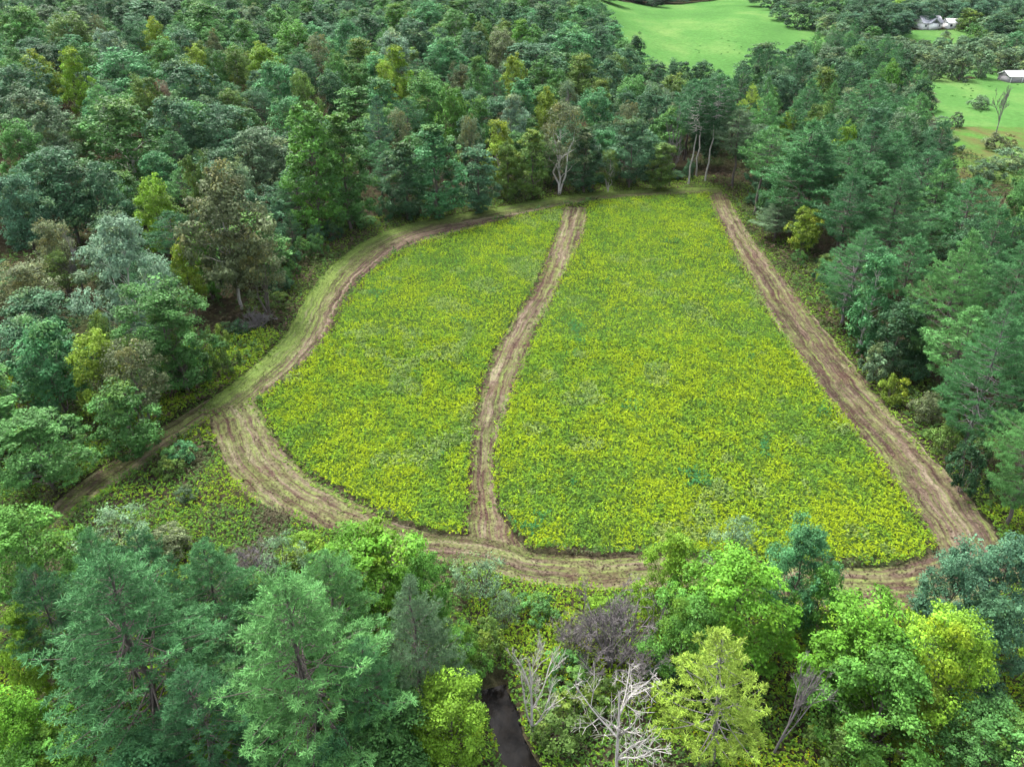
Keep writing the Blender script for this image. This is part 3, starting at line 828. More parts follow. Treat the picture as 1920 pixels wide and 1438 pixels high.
# --- foreground, left to right
byT('leaf_near', 20, 955, 190, 12, 'bright', 'bright green broadleaf tree at the lane end, cut by the photo edge', 'bright tree by the lane end')
byT('leaf_near', 45, 775, 185, 10, 'green', 'dense rounded green tree at the edge, just above the lane end', 'dense rounded tree above the lane end')
byT('leaf_near', 15, 1140, 110, 11, 'lime', 'lime green tree on the edge beside the bluish foreground pines', 'lime tree on the edge')
byT('leaf_near', 10, 1290, 130, 11, 'maple', 'lime tree cut off by the lower corner beside the widest pine', 'corner lime tree')
byT('leaf_near', 385, 1345, 110, 9, 'lime', 'small lime green crown between the two widest foreground pines', 'lime crown between the pines')
byT('pine_near', 165, 1060, 360, 20, 'pine', 'widest spreading pine in the lower left corner', 'widest corner pine')
byT('pine_near', 530, 1105, 360, 20, 'pineB', 'broad light green pine at the bottom, beside the widest corner pine', 'broad light pine')
byT('pine_near', 150, 1000, 170, 16, 'pine', 'soft green pine behind the widest corner pine', 'soft pine behind the corner')
byT('pine_near', 255, 985, 150, 16, 'pineD', 'dark green pine in the middle of the back row of foreground pines', 'dark back row pine')
byT('pine_near', 365, 1020, 200, 15, 'pine', 'round topped pine with a dark gap beneath, above the broad light pine', 'round topped pine')
byT('pine_near', 600, 1040, 200, 16, 'pineB', 'fresh green pine in front of the vivid green maple', 'fresh pine by the maple')
byT('leaf_near', 690, 1000, 230, 12, 'maple', 'vivid green maple crown just below the curving mown track', 'vivid maple below the track')
byT('leaf_near', 790, 1035, 110, 11, 'bright', 'fresh green tree leaning over beside the vivid maple below the track')
byT('pine_near', 770, 1085, 190, 17, 'sage', 'grey green pine with shaded trunk next to the stream', 'grey pine by the stream')
byT('leaf_near', 835, 1260, 160, 11, 'lime', 'lime green tree standing over the dark stream', 'lime tree over the stream')
byT('leaf_near', 868, 1180, 90, 9, 'bright', 'slender green tree between the grey pine and the stream head')
byT('leaf_near', 700, 1330, 200, 10, 'green', 'shaded green crown under the grey pine at the bottom')
byT('shrub', 905, 1165, 85, 5, 'olive', 'olive shrub with yellow tips beside the stream head', 'olive shrub')
byT('willow', 905, 1052, 110, 5, 'mist', 'wispy grey green willow shrub just below the track fork', 'wispy willow')
byT('willow', 945, 1110, 70, 4.5, 'grey', 'smaller wispy grey shrub between the willow and the yellow weeds')
byB('snag', 998, 1385, 1182, 150, None, 'slim white dead tree standing by the stream', 'slim white dead tree', 'white')
byB('thicket', 1150, 1250, 1125, 210, None, 'wide grey leafless thicket in the weeds below the track', 'grey thicket', 'grey')
byT('thicket', 1085, 1160, 110, 4, None, 'smaller grey leafless bush on the flank of the wide grey thicket', None, 'grey')
byT('limbed', 1185, 1262, 190, 13, None, 'big bleached dead tree with long bare limbs at the bottom edge', 'bleached dead tree', 'white')
byT('snag', 1500, 1250, 110, 10, None, 'grey leaning dead tree between the yellow green larch and the maples', 'grey leaning dead tree', 'grey', 0.12)
byT('larch', 1395, 1165, 230, 15, 'larch', 'yellow green larch with bare leaning trunk and long side sprays', 'yellow green larch', 'grey', -0.1)
byT('leaf_near', 1272, 1005, 125, 11, 'lime', 'rounded yellow green tree covering part of the lower track', 'rounded tree on the track')
byT('leaf_near', 1400, 1045, 230, 12, 'maple', 'largest vivid maple in front of the lower track', 'largest vivid maple')
byT('leaf_near', 1300, 1120, 150, 10, 'bright', 'fresh green tree below the rounded yellow green one')
byT('leaf_near', 1525, 985, 150, 12, 'jade', 'jade green tree rising across the lower track behind the largest maple', 'jade tree on the track')
byT('leaf_near', 1560, 1060, 90, 10, 'bright', 'narrow fresh green tree beside the jade one on the track')
byT('willow', 1392, 972, 110, 7, 'mist', 'misty thin shrub standing out against the field edge', 'misty thin shrub')
byT('leaf_near', 1640, 1140, 210, 12, 'maple', 'spreading vivid green maple below the corner of the tracks', 'spreading corner maple')
byT('leaf_near', 1800, 1160, 190, 13, 'lime', 'maple with yellow green top near the lower right edge', 'yellow topped maple')
byT('leaf_near', 1690, 1230, 230, 11, 'bright', 'jade green lower crown of the maple group at the lower right', 'lower maple crown')
byT('leaf_near', 1755, 1280, 90, 9, 'yellow', 'small yellow lime tree in front of the maple group', 'small yellow tree')
byT('leaf_near', 1835, 1010, 130, 13, 'blue', 'blue green tree overhanging the end of the lower track', 'bluish tree at the track end')
byT('leaf_near', 1920, 1005, 160, 13, 'blue', 'bluish green tree cut by the edge beside the track end')
byT('leaf_near', 1885, 1130, 170, 11, 'teal', 'shaded teal tree under the bluish pair at the edge')
byT('leaf_near', 1890, 1340, 200, 9, 'green', 'low green tree in the lower right corner', 'lower right corner tree')
byT('shrub', 1600, 1370, 130, 5, 'olive', 'olive brush at the foot of the maple group')
byT('shrub', 1060, 1330, 120, 3, 'olive', 'low olive bush between the two white dead trees')
byT('thicket', 465, 1030, 120, 4, None, 'grey leafless brush behind the round topped pine', 'grey brush', 'grey')
byT('willow', 520, 1010, 90, 5, 'mist', 'thin grey green shrub beside the yellow weeds of the lower bend')
byT('willow', 205, 965, 150, 5, 'mist', 'hazy grey shrub at the lane beside the dark back row pine', 'hazy shrub by the lane')
byT('shrub', 305, 990, 90, 3.5, 'brown', 'brown low brush behind the dark back row pine')
byT('shrub', 330, 830, 60, 2.6, 'jade', 'low bluish bush in the weeds below the lane', 'low bush below the lane')
byT('shrub', 310, 860, 55, 2.4, 'olive', 'low olive bush among the weeds of the lower left corner')
byT('shrub', 345, 910, 45, 2.2, 'grey', 'low grey bush among the weeds, nearest the lower bend')
byT('pine_near', 345, 1250, 260, 15, 'pineD', 'shaded pine squeezed between the widest pine and the broad light one')
byT('leaf_near', 60, 1385, 170, 8, 'bright', 'fresh green crown under the widest corner pine')
byT('pine_near', 665, 1190, 200, 15, 'pine', 'mid green pine between the broad light pine and the grey one')
byT('pine_near', 50, 1060, 150, 14, 'pineD', 'dark pine behind the lime tree on the edge')
byT('leaf_near', 470, 1080, 130, 9, 'green', 'shaded green crown behind the broad light pine')
byT('leaf_near', 250, 1400, 190, 9, 'jade', 'jade crown cut by the bottom edge beside the small lime crown')
byT('leaf_near', 620, 1390, 160, 9, 'jade', 'jade crown at the bottom edge under the broad light pine')
byT('shrub', 560, 1010, 90, 3, 'lime', 'yellow green bush at the lower bend of the south track')
byT('shrub', 1130, 1120, 60, 2, 'lime', 'yellow green bush just below the south track, above the grey thicket')
byT('shrub', 1010, 1120, 90, 2.5, 'green', 'low green bush between the willow and the grey thicket')
byT('shrub', 1120, 1280, 90, 2.5, 'olive', 'low olive bush behind the bleached dead tree')
byT('shrub', 1060, 1240, 100, 2.2, 'green', 'low green bush under the grey thicket')
byT('shrub', 1270, 1240, 100, 3, 'dark', 'dark bush between the grey thicket and the larch')
byT('shrub', 1560, 1260, 100, 3.5, 'brown', 'brown brush between the grey leaning tree and the maples')
# --- left edge of the field
byT('leaf', 60, 600, 140, 14, 'jade', 'soft jade tree above the dense rounded one by the lane', 'soft jade tree')
byT('leaf', 160, 618, 105, 13, 'yellow', 'yellow green tree between the jade tree and the brownish one by the lane', 'yellow green lane tree')
byT('sparse', 225, 640, 130, 12, 'brown', 'brownish sparse tree beside the lane, below the dark rounded tree', 'brownish lane tree')
byT('leaf', 215, 720, 130, 10, 'green', 'green tree in shade with its skirts on the lane')
byT('leaf', 175, 585, 70, 12, 'olive', 'small olive crown just above the yellow green lane tree')
byB('leaf_near', 352, 735, 525, 175, 'green', 'dark rounded tree at the bend with leaves down to the ground', 'dark rounded bend tree')
byB('shrub', 425, 705, 610, 70, 'olive', 'yellowish shrub against the skirts of the dark rounded bend tree')
byB('leaf_near', 275, 672, 408, 165, 'pale', 'pale silvery tree standing above the dark rounded bend tree', 'pale silvery tree', 'pale')
byT('leaf', 335, 450, 60, 13, 'yellow', 'yellow tree half hidden behind the pale silvery tree', 'half hidden yellow tree')
byB('tall', 400, 560, 420, 75, 'bright', 'fresh green tree between the silvery tree and the large brownish one')
byB('leaf', 455, 580, 305, 165, 'brown', 'large brownish tree with pale limbs at the wood edge', 'large brownish tree', 'pale')
byB('sparse', 505, 590, 440, 100, 'brown', 'brownish lower tree overhanging the west track')
byB('pine', 553, 475, 392, 42, 'pineD', 'small dark conifer at the wood edge, above the track curve', 'small dark edge conifer')
byB('thicket', 480, 615, 585, 75, None, 'grey brush pile beside the west track', 'brush pile', 'grey')
byT('snag', 120, 430, 80, 12, None, 'grey bare tree with forked limbs in the clearing of the wood', 'bare forked tree', 'grey')
byT('sparse', 85, 410, 80, 13, 'brown', 'brown thin tree above the bare forked one')
byT('sparse', 100, 470, 70, 9, 'olive', 'olive thin tree in front of the bare forked one')
byT('sparse', 30, 490, 110, 11, 'brown', 'brown grey tree at the edge, beside the clearing', 'brown edge tree')
# --- far edge of the field
byB('tall', 600, 445, 195, 120, 'bright', 'tall fresh green poplar on the wood edge, half of the tallest pair', 'tall poplar pair')
byB('tall', 660, 432, 215, 110, 'green', 'tall darker poplar, the other half of the tallest pair')
byB('leaf', 570, 400, 300, 80, 'dark', 'dark tree tucked behind the tallest pair of poplars')
byB('tall', 765, 412, 268, 80, 'dark', 'dark green tree between the poplar pair and the jade poplar')
byB('tall', 825, 408, 233, 105, 'jade', 'jade green poplar with upright top on the far edge', 'jade poplar')
byB('tall', 895, 398, 275, 75, 'teal', 'dull teal tree right of the jade poplar at the far edge')
byB('tall', 952, 378, 268, 42, 'olive', 'narrow olive tree at the far edge beside the golden brown one')
byB('tall', 995, 372, 245, 72, 'olive', 'golden brown cone shaped tree left of the white birch', 'golden brown cone tree')
byB('sparse', 1048, 365, 190, 105, 'brown', 'white trunked birch with thin brown crown on the far edge', 'white birch', 'white')
byB('tall', 1095, 360, 240, 80, 'dark', 'dark green tree just right of the white birch')
byB('sparse', 1140, 360, 280, 48, 'olive', 'small thin olive tree at the far edge', 'thin olive tree', 'pale')
byB('leaf', 1180, 352, 222, 95, 'teal', 'dull teal tree behind the thin olive one at the far edge')
byB('tall', 1240, 356, 268, 55, 'olive', 'brownish olive tree at the far edge near the bare snag')
byB('snag', 1255, 350, 195, 50, None, 'grey snag at the far corner of the field', 'grey corner snag', 'grey')
byB('pole_pine', 1290, 346, 165, 90, 'pineD', 'tall pine with long bare pale trunk at the far corner', 'bare trunked corner pine', 'pale')
byB('pole_pine', 1322, 340, 140, 95, 'pine', 'tall pine with bare trunk, second at the far corner', None, 'pale')
byB('pole_pine', 1305, 330, 150, 80, 'pineD', 'slim bare trunked pine between the two corner pines', None, 'pale')
# --- east edge pines
byB('pine', 1372, 352, 205, 95, 'grey', 'grey green pine at the head of the east track', 'grey pine at the track head')
byB('pine', 1412, 405, 235, 115, 'pineB', 'pine with bright green outer edge near the head of the east track')
byB('pine', 1480, 445, 225, 165, 'pine', 'broad pine with layered limbs beside the upper east track', 'broad layered pine')
byB('pine', 1450, 450, 375, 100, 'grey', 'low silvery pine limbs sweeping over the upper east track')
byB('leaf', 1500, 480, 390, 62, 'yellow', 'yellow leaved tree among the east pines', 'yellow tree among pines')
byB('pine_near', 1575, 610, 430, 130, 'pine', 'pine with pale leaning trunk halfway down the east track', 'pale trunked pine', 'grey')
byB('pine_near', 1640, 560, 320, 190, 'pine', 'big spreading pine in the middle of the east wood', 'big spreading east pine')
byB('tall', 1606, 662, 470, 75, 'jade', 'slender jade tree with white trunk by the east track', 'slender white trunked tree', 'white')
byB('pine_near', 1740, 705, 435, 160, 'pineB', 'light yellow green pine in the east wood', 'light yellow green pine')
byB('pine_near', 1850, 700, 455, 150, 'pine', 'green pine beside the light yellow green one, towards the edge')
byB('shrub', 1668, 755, 705, 55, 'yellow', 'small yellow bush beside the east track', 'small yellow bush')
byB('shrub', 1640, 715, 645, 80, 'grey', 'grey shaded bush behind the small yellow bush')
byB('pine_near', 1800, 860, 560, 165, 'pine', 'pine with white leaning trunk at the lower east edge', 'white trunked lower pine', 'grey')
byB('pine_near', 1885, 985, 720, 165, 'pineB', 'silvery pine with drooping limbs over the lower east track', 'drooping silvery pine')
byB('pine_near', 1920, 880, 560, 160, 'pineD', 'dark pine cut by the edge above the drooping silvery one')
byB('shrub', 1800, 925, 820, 90, 'dark', 'dark bush at the foot of the white trunked lower pine')
byB('shrub', 1765, 850, 790, 70, 'olive', 'olive bush on the verge of the lower east track')
byB('leaf', 1665, 700, 560, 110, 'dark', 'dark tree behind the slender white trunked tree')
byB('pine', 1560, 540, 330, 120, 'pineD', 'shaded pine behind the yellow tree among pines')
byB('shrub', 1730, 790, 735, 60, 'brown', 'brown brush between the small yellow bush and the lower pines')

# --- crowns of the hillside wood and the eastern wood: (family, top x, top y, width, tint)
HILL = '''leaf 33 12 72 green|leaf 120 22 82 olive|sparse 177 26 30 brown|leaf 270 -5 95 teal|leaf 375 -2 88 green|leaf 280 32 48 yellow|leaf 198 55 56 pale|leaf 240 42 50 dark|leaf 342 52 76 teal
leaf 395 55 34 brown|leaf 455 36 62 green|leaf 522 10 64 green|leaf 548 38 72 bright|leaf 602 4 56 teal|leaf 215 92 104 jade|leaf 340 106 104 teal|sparse 295 148 40 red|leaf 262 140 62 olive
leaf 62 94 64 yellow|leaf 126 90 58 lime|leaf 30 116 100 teal|leaf 358 84 54 yellow|leaf 398 92 44 green|leaf 436 86 54 olive|leaf 490 78 64 lime|leaf 512 108 72 jade|leaf 562 130 54 olive|sparse 592 62 50 brown
leaf 632 94 46 green|leaf 215 186 142 green|leaf 315 173 98 teal|leaf 418 196 112 teal|leaf 482 238 100 grey|leaf 45 160 104 grey|leaf 25 222 80 green|leaf 80 205 76 grey|leaf 92 276 124 teal|leaf 176 300 96 teal
leaf 18 320 88 blue|leaf 280 328 72 lime|leaf 358 286 62 olive|sparse 438 296 64 grey|leaf 672 72 74 olive|leaf 735 54 64 pale|leaf 770 38 70 teal|leaf 830 66 76 jade|leaf 852 20 60 green|leaf 884 56 56 teal|leaf 740 86 60 lime
leaf 720 112 46 yellow|leaf 796 136 74 green|leaf 860 116 44 brown|leaf 898 104 50 green|leaf 965 100 46 yellow|leaf 1000 80 112 teal|leaf 975 36 44 bright|leaf 940 52 56 brown|leaf 1075 50 92 jade|leaf 1122 46 60 teal
leaf 1090 102 66 olive|leaf 1142 106 60 teal|pine 702 180 50 blue|sparse 745 204 50 brown|leaf 850 160 56 bright|leaf 960 176 62 pale|sparse 880 214 40 brown|leaf 936 224 64 yellow|leaf 1030 164 50 yellow|snag 1062 168 40 grey
leaf 1120 164 72 jade|leaf 1128 148 54 olive|sparse 1182 190 50 brown|leaf 1230 158 72 teal|leaf 1190 140 66 green|pine 1300 148 84 pineD|pine 1392 130 72 pineD|leaf 1345 160 64 dark|leaf 1320 114 54 dark|leaf 1272 112 52 dark|leaf 1195 62 40 dark|leaf 1180 85 60 teal
leaf 1440 80 84 dark|leaf 1500 76 70 dark|leaf 1560 84 64 grey|leaf 1612 80 60 green|leaf 1550 126 60 olive|leaf 1594 102 60 teal|pine 1520 150 76 pine|leaf 1466 128 70 teal|pine 1640 148 84 pine|leaf 1604 166 60 grey
leaf 1682 112 40 bright|thicket 1692 152 60 grey|thicket 1728 168 60 grey|leaf 1738 146 46 dark|pine 1416 160 42 larch|pine 1446 178 60 pineB|leaf 1482 206 46 yellow|leaf 1590 230 46 lime|leaf 1546 190 52 olive|pine 1500 190 80 pine
pine 1560 215 90 pine|pine 1640 230 100 pineD|pine 1690 250 100 pine|pine 1745 280 100 pineD|pine 1780 300 100 pineB|pine 1830 330 100 pine|pine 1600 265 110 pine|pine 1540 260 100 pineD|pine 1880 390 100 pine
leaf 1650 195 60 teal|leaf 1700 205 70 grey|shrub 1752 218 66 mist|shrub 1776 250 66 mist|shrub 1800 210 26 grey|shrub 1842 178 36 grey|snag 1898 160 40 grey|shrub 1860 300 60 mist|shrub 1905 280 80 mist|shrub 1880 250 50 brown
leaf 620 130 60 dark|leaf 690 20 66 dark|leaf 650 28 60 jade|leaf 1020 8 66 teal|leaf 960 2 60 teal|leaf 1090 6 66 jade|leaf 900 2 60 dark|leaf 800 0 66 jade|leaf 740 6 60 bright'''
for e in HILL.replace('\n', '|').split('|'):
    fam, a, b, c, tint = e.split()
    H = {'leaf': 17.5, 'pine': 20.5, 'sparse': 16.5, 'snag': 16.0, 'thicket': 7.0, 'shrub': 5.0}[fam] + random.uniform(-1.5, 1.5) * (fam in ('leaf', 'pine'))
    byT(fam, int(a), int(b), float(c) * 1.12, H, None if fam in ('snag', 'thicket') else tint, None, None, 'grey' if fam in ('snag', 'thicket') else ('pale' if random.random() < 0.2 and fam != 'pine' else None))

# --- far belts beyond the pastures
BELT = '''belt 1145 -24 60 dark|belt 1185 -26 60 dark|belt 1225 -22 60 dark|belt 1262 -20 56 blue|belt 1300 -40 50 dark|belt 1425 -24 50 teal|belt 1455 -16 50 dark|belt 1470 2 50 dark|belt 1500 6 56 dark|belt 1530 14 56 dark|belt 1556 24 46 grey|belt 1500 -20 60 teal|belt 1560 -10 60 green|belt 1590 0 60 green|belt 1612 34 56 grey|belt 1582 44 56 mist|belt 1640 50 50 green|belt 1690 -2 56 lime|belt 1676 34 46 jade|belt 1715 2 44 mist
belt 1740 0 40 mist|belt 1762 2 40 mist|belt 1800 4 46 mist|belt 1826 16 50 olive|belt 1656 66 56 mist|belt 1690 76 56 grey|belt 1625 72 50 teal|belt 1716 84 50 mist|belt 1748 88 56 grey|belt 1776 84 56 mist|belt 1800 88 50 grey|belt 1826 78 56 mist|belt 1600 60 50 grey
belt 1852 70 60 grey|belt 1880 66 66 mist|belt 1912 60 66 jade|belt 1866 30 66 mist|belt 1900 14 70 mist|belt 1835 44 46 green|belt 1890 90 60 grey|belt 1920 90 60 mist|belt 1850 96 46 mist|belt 1940 34 70 green|belt 1945 80 60 mist|belt 1760 98 46 grey|belt 1812 100 46 mist|belt 1700 92 40 dark'''
for e in BELT.replace('\n', '|').split('|'):
    fam, a, b, c, tint = e.split()
    byT(fam, int(a), int(b), float(c), 11 + random.uniform(-1, 2), tint)

# --- fill the rest of the woods between the crowns told apart above
WOOD1 = [(-350, 1000), (40, 900), (180, 800), (300, 735), (400, 670), (470, 600), (520, 500), (600, 440), (700, 410), (800, 385), (960, 360), (1100, 350), (1330, 340), (1360, 240), (1330, 175), (1240, 140), (1170, 105), (1110, 50), (1100, -40), (-350, -60)]
WOOD3 = [(1570, 78), (1640, 122), (1700, 118), (1735, 124), (1840, 128), (2050, 130), (2050, 40), (1850, 40), (1835, 88), (1690, 95), (1680, 62), (1600, 10), (1480, -8), (1470, 14), (1565, 58)]
WOOD2 = [(1330, 330), (1400, 390), (1500, 500), (1600, 620), (1680, 720), (1790, 850), (1880, 950), (2250, 1100), (2250, 420), (1920, 420), (1830, 370), (1760, 300), (1730, 240), (1700, 180), (1650, 130), (1560, 105), (1440, 130), (1390, 180), (1340, 230)]
OPEN = [[(1140, 6), (1445, 6), (1562, 60), (1505, 84), (1420, 102), (1366, 140), (1300, 112), (1215, 88), (1180, 55)],
        [(1755, 128), (1925, 128), (1925, 225), (1800, 238), (1758, 215)], [(1790, 232), (1925, 222), (1925, 395), (1880, 375), (1830, 315)]]   # open grass seen between the woods
def fill(poly, step, fams, tints, Hr, Wr, ymax):
    r = np.random.default_rng(77 + len(poly))
    XY = np.array([(t['x'], t['y'], t['W']) for t in TREES])
    for (x, y) in jitter_grid(-330, 330, 55, ymax, step, r):
        z = float(zt(x, y))
        p = proj(x, y, z)
        if not in_poly(np.array([p[0]]), np.array([p[1]]), poly)[0]: continue
        q = proj(x, y, z + 15)
        if q[0] < -160 or q[0] > 2080 or q[1] < -60: continue
        wd = r.uniform(*Wr)
        hx = 0.4 * wd * FPX / q[2]
        if any(in_poly(np.array([q[0] - hx, q[0], q[0] + hx]), np.array([q[1] + 8, q[1], q[1] + 8]), o_).any() for o_ in OPEN): continue
        if ((XY[:, 0] - x) ** 2 + (XY[:, 1] - y) ** 2 < (0.36 * (XY[:, 2] + wd)) ** 2).any(): continue
        XY = np.vstack([XY, (x, y, wd)])
        fam = fams[r.integers(len(fams))]
        tint = tints[r.integers(len(tints))]
        if fam == 'pine': tint = ('pine', 'pineD', 'pineB', 'pineD')[r.integers(4)]
        put(fam, x, y, r.uniform(*Hr) * (1.1 if fam == 'pine' else 1), wd, tint, None, None, None, 0.0, False)
fill(WOOD1, 7.0, ['leaf'] * 6 + ['tall', 'sparse', 'pine'], ['teal', 'teal', 'dark', 'dark', 'green', 'green', 'jade', 'jade', 'olive', 'grey', 'teal', 'green', 'green'], (10.5, 15.5), (8, 12.5), 560)
fill(WOOD2, 6.8, ['leaf'] * 2 + ['pine'] * 4, ['teal', 'dark', 'green', 'grey', 'dark'], (12, 17), (6, 9.5), 420)

fill(WOOD3, 8.5, ['belt'], ['mist', 'grey', 'teal', 'green', 'mist'], (6, 9.5), (7, 11), 700)
# low growth closing the wood edges
re_ = np.random.default_rng(31)
for L, side, u0, u1, step in ((LD, 'A', 0.12, 0.98, 3.6), (LB, 'B', 0.03, 0.8, 4.2), (LE, 'A', 0.0, 0.9, 4.0)):
    E = L.A if side == 'A' else L.B
    O = L.B if side == 'A' else L.A
    for u in np.arange(u0, u1, step / L.len):
        i = int(u * (L.n - 1)); d = (E[i] - O[i]) / np.linalg.norm(E[i] - O[i])
        p = E[i] + d * re_.uniform(4.5, 8.5)
        if any((q['x'] - p[0]) ** 2 + (q['y'] - p[1]) ** 2 < 2.2 ** 2 for q in TREES): continue
        put('shrub', p[0], p[1], re_.uniform(2.2, 5.5), re_.uniform(3, 5), ['dark', 'green', 'teal', 'olive', 'green', 'pineD', 'grey'][re_.integers(7)], None, None, None, 0.0, False)

# --- which of them the picture shows: paint crowns far to near on a small grid
def visible():
    gw, gh, k = 480, 360, 0.25
    ids = np.full((gh, gw), -1)
    inf = []
    for i, t in enumerate(TREES):
        z = float(zt(t['x'], t['y']))
        cx_, cy_, d = proj(t['x'], t['y'], z + t['H'] * 0.62)
        _, ty, _ = proj(t['x'], t['y'], z + t['H'])
        inf.append((d, i, cx_ * k, cy_ * k, max(1, t['W'] * FPX / d * k * 0.5), max(1, (cy_ - ty) * k)))
    tot = {}
    for d, i, a, b, rx, ry in sorted(inf, reverse=True):
        x0, x1, y0, y1 = int(max(0, a - rx)), int(min(gw, a + rx + 1)), int(max(0, b - ry)), int(min(gh, b + ry + 1))
        tot[i] = math.pi * rx * ry
        if x1 <= x0 or y1 <= y0: continue
        yy, xx = np.mgrid[y0:y1, x0:x1]
        m = ((xx - a) / rx) ** 2 + ((yy - b) / ry) ** 2 < 1
        ids[y0:y1, x0:x1][m] = i
    cnt = np.bincount(ids[ids >= 0], minlength=len(TREES))
    return cnt, tot
CNT, TOT = visible()

# --- labels
def nat(t):
    z = float(zt(t['x'], t['y']))
    return proj(t['x'], t['y'], z + t['H'] * 0.7)
NUM = 'zero one two three four five six seven eight nine ten eleven twelve thirteen fourteen fifteen sixteen seventeen eighteen nineteen'.split()
def words(n):
    n = int(max(0, min(99, n)))
    if n < 20: return NUM[n]
    return 'twenty thirty forty fifty sixty seventy eighty ninety'.split()[n // 10 - 2] + ('' if n % 10 == 0 else '-' + NUM[n % 10])
for t in TREES: t['px'], t['py'], t['dep'] = nat(t)
MARKS = [t for t in TREES if t['short']]
used = {t['label'] for t in TREES if t['label']}
SHAPE = {'leaf_near': 'tree', 'leaf': 'round tree', 'tall': 'tall tree', 'sparse': 'thin tree', 'belt': 'low tree', 'shrub': 'shrub', 'willow': 'shrub', 'pine_near': 'pine', 'pine': 'pine', 'pole_pine': 'pine', 'larch': 'larch', 'snag': 'dead tree', 'limbed': 'dead tree', 'thicket': 'bare shrub'}
def where_dir(dx, dy):
    a = math.degrees(math.atan2(-dy, dx)) % 360
    return ['just right of', 'just above and right of', 'right above', 'just above and left of', 'just left of', 'just below and left of', 'right below', 'just below and right of'][int((a + 22.5) // 45) % 8]
def auto_label(t):
    tone = WORD[t['tint']] if t['tint'] else 'grey leafless'
    m = min(MARKS, key=lambda q: (q['px'] - t['px']) ** 2 + (q['py'] - t['py']) ** 2)
    d = math.hypot(m['px'] - t['px'], m['py'] - t['py'])
    if d < 110:
        lab = '%s %s %s the %s' % (tone, SHAPE[t['fam']], where_dir(t['px'] - m['px'], t['py'] - m['py']), m['short'])
        if lab not in used: return lab
    wood = 'hillside wood' if t['px'] < 1260 else ('far tree belt' if t['dep'] > 330 else 'east wood')
    lab = '%s %s in the %s, %s percent across, %s percent down' % (tone, SHAPE[t['fam']], wood, words(round(t['px'] / 19.2)), words(round(t['py'] / 14.38)))
    if lab in used: lab = lab.replace(' in the', ' taller one in the' if t['H'] > 13 else ' lower one in the', 1)
    return lab

# --- build: things first, the hidden and smallest rest as one wood
order = sorted(range(len(TREES)), key=lambda i: -CNT[i])
things, rest, count = [], [], {}
for i in order:
    t = TREES[i]
    nm = FAMN[t['fam']]
    vis = CNT[i] / max(TOT[i], 1)
    if t['label'] or (CNT[i] >= 14 and vis > 0.12 and count.get(nm, 0) < 290):
        count[nm] = count.get(nm, 0) + 1
        things.append(t)
    else: rest.append(t)
GROUP = {'broadleaf_tree': 'broadleaf trees of the woods', 'pine_tree': 'pines of the woods', 'shrub': 'shrubs about the field', 'dead_tree': 'dead trees', 'bare_shrub': 'leafless grey brush'}
for t in things:
    nm = FAMN[t['fam']]
    tm, cm, H, Wd = PROTO[t['fam']][random.randrange(len(PROTO[t['fam']]))]
    lab = t['label'] or auto_label(t)
    used.add(lab)
    e = bpy.data.objects.new(nm, None); COL.objects.link(e)
    e.empty_display_size = 1
    e.location = (t['x'], t['y'], float(zt(t['x'], t['y'])))
    e.rotation_euler = (random.uniform(-.03, .03), t['lean'] + random.uniform(-.03, .03), 0)
    e.scale = (t['W'] / Wd, t['W'] / Wd, t['H'] / H)
    e['label'] = lab; e['category'] = CATN[nm]
    if nm in GROUP: e['group'] = GROUP[nm]
    bk = BARKC[t['bark'] or ('pine' if 'pine' in t['fam'] else 'leaf')]
    rot = random.uniform(0, 6.283)
    tr_ = add_obj('trunk', tm, e); tr_['tint'] = list(bk); tr_.rotation_euler[2] = rot
    cr_ = add_obj('branches' if t['fam'] in ('snag', 'limbed', 'thicket') else 'crown', cm, e); cr_.rotation_euler[2] = rot
    c = np.array(T[t['tint']] if t['tint'] else bk) * (random.uniform(0.88, 1.14) if t['tint'] else 1.0)
    cr_['tint'] = [float(q) for q in c]

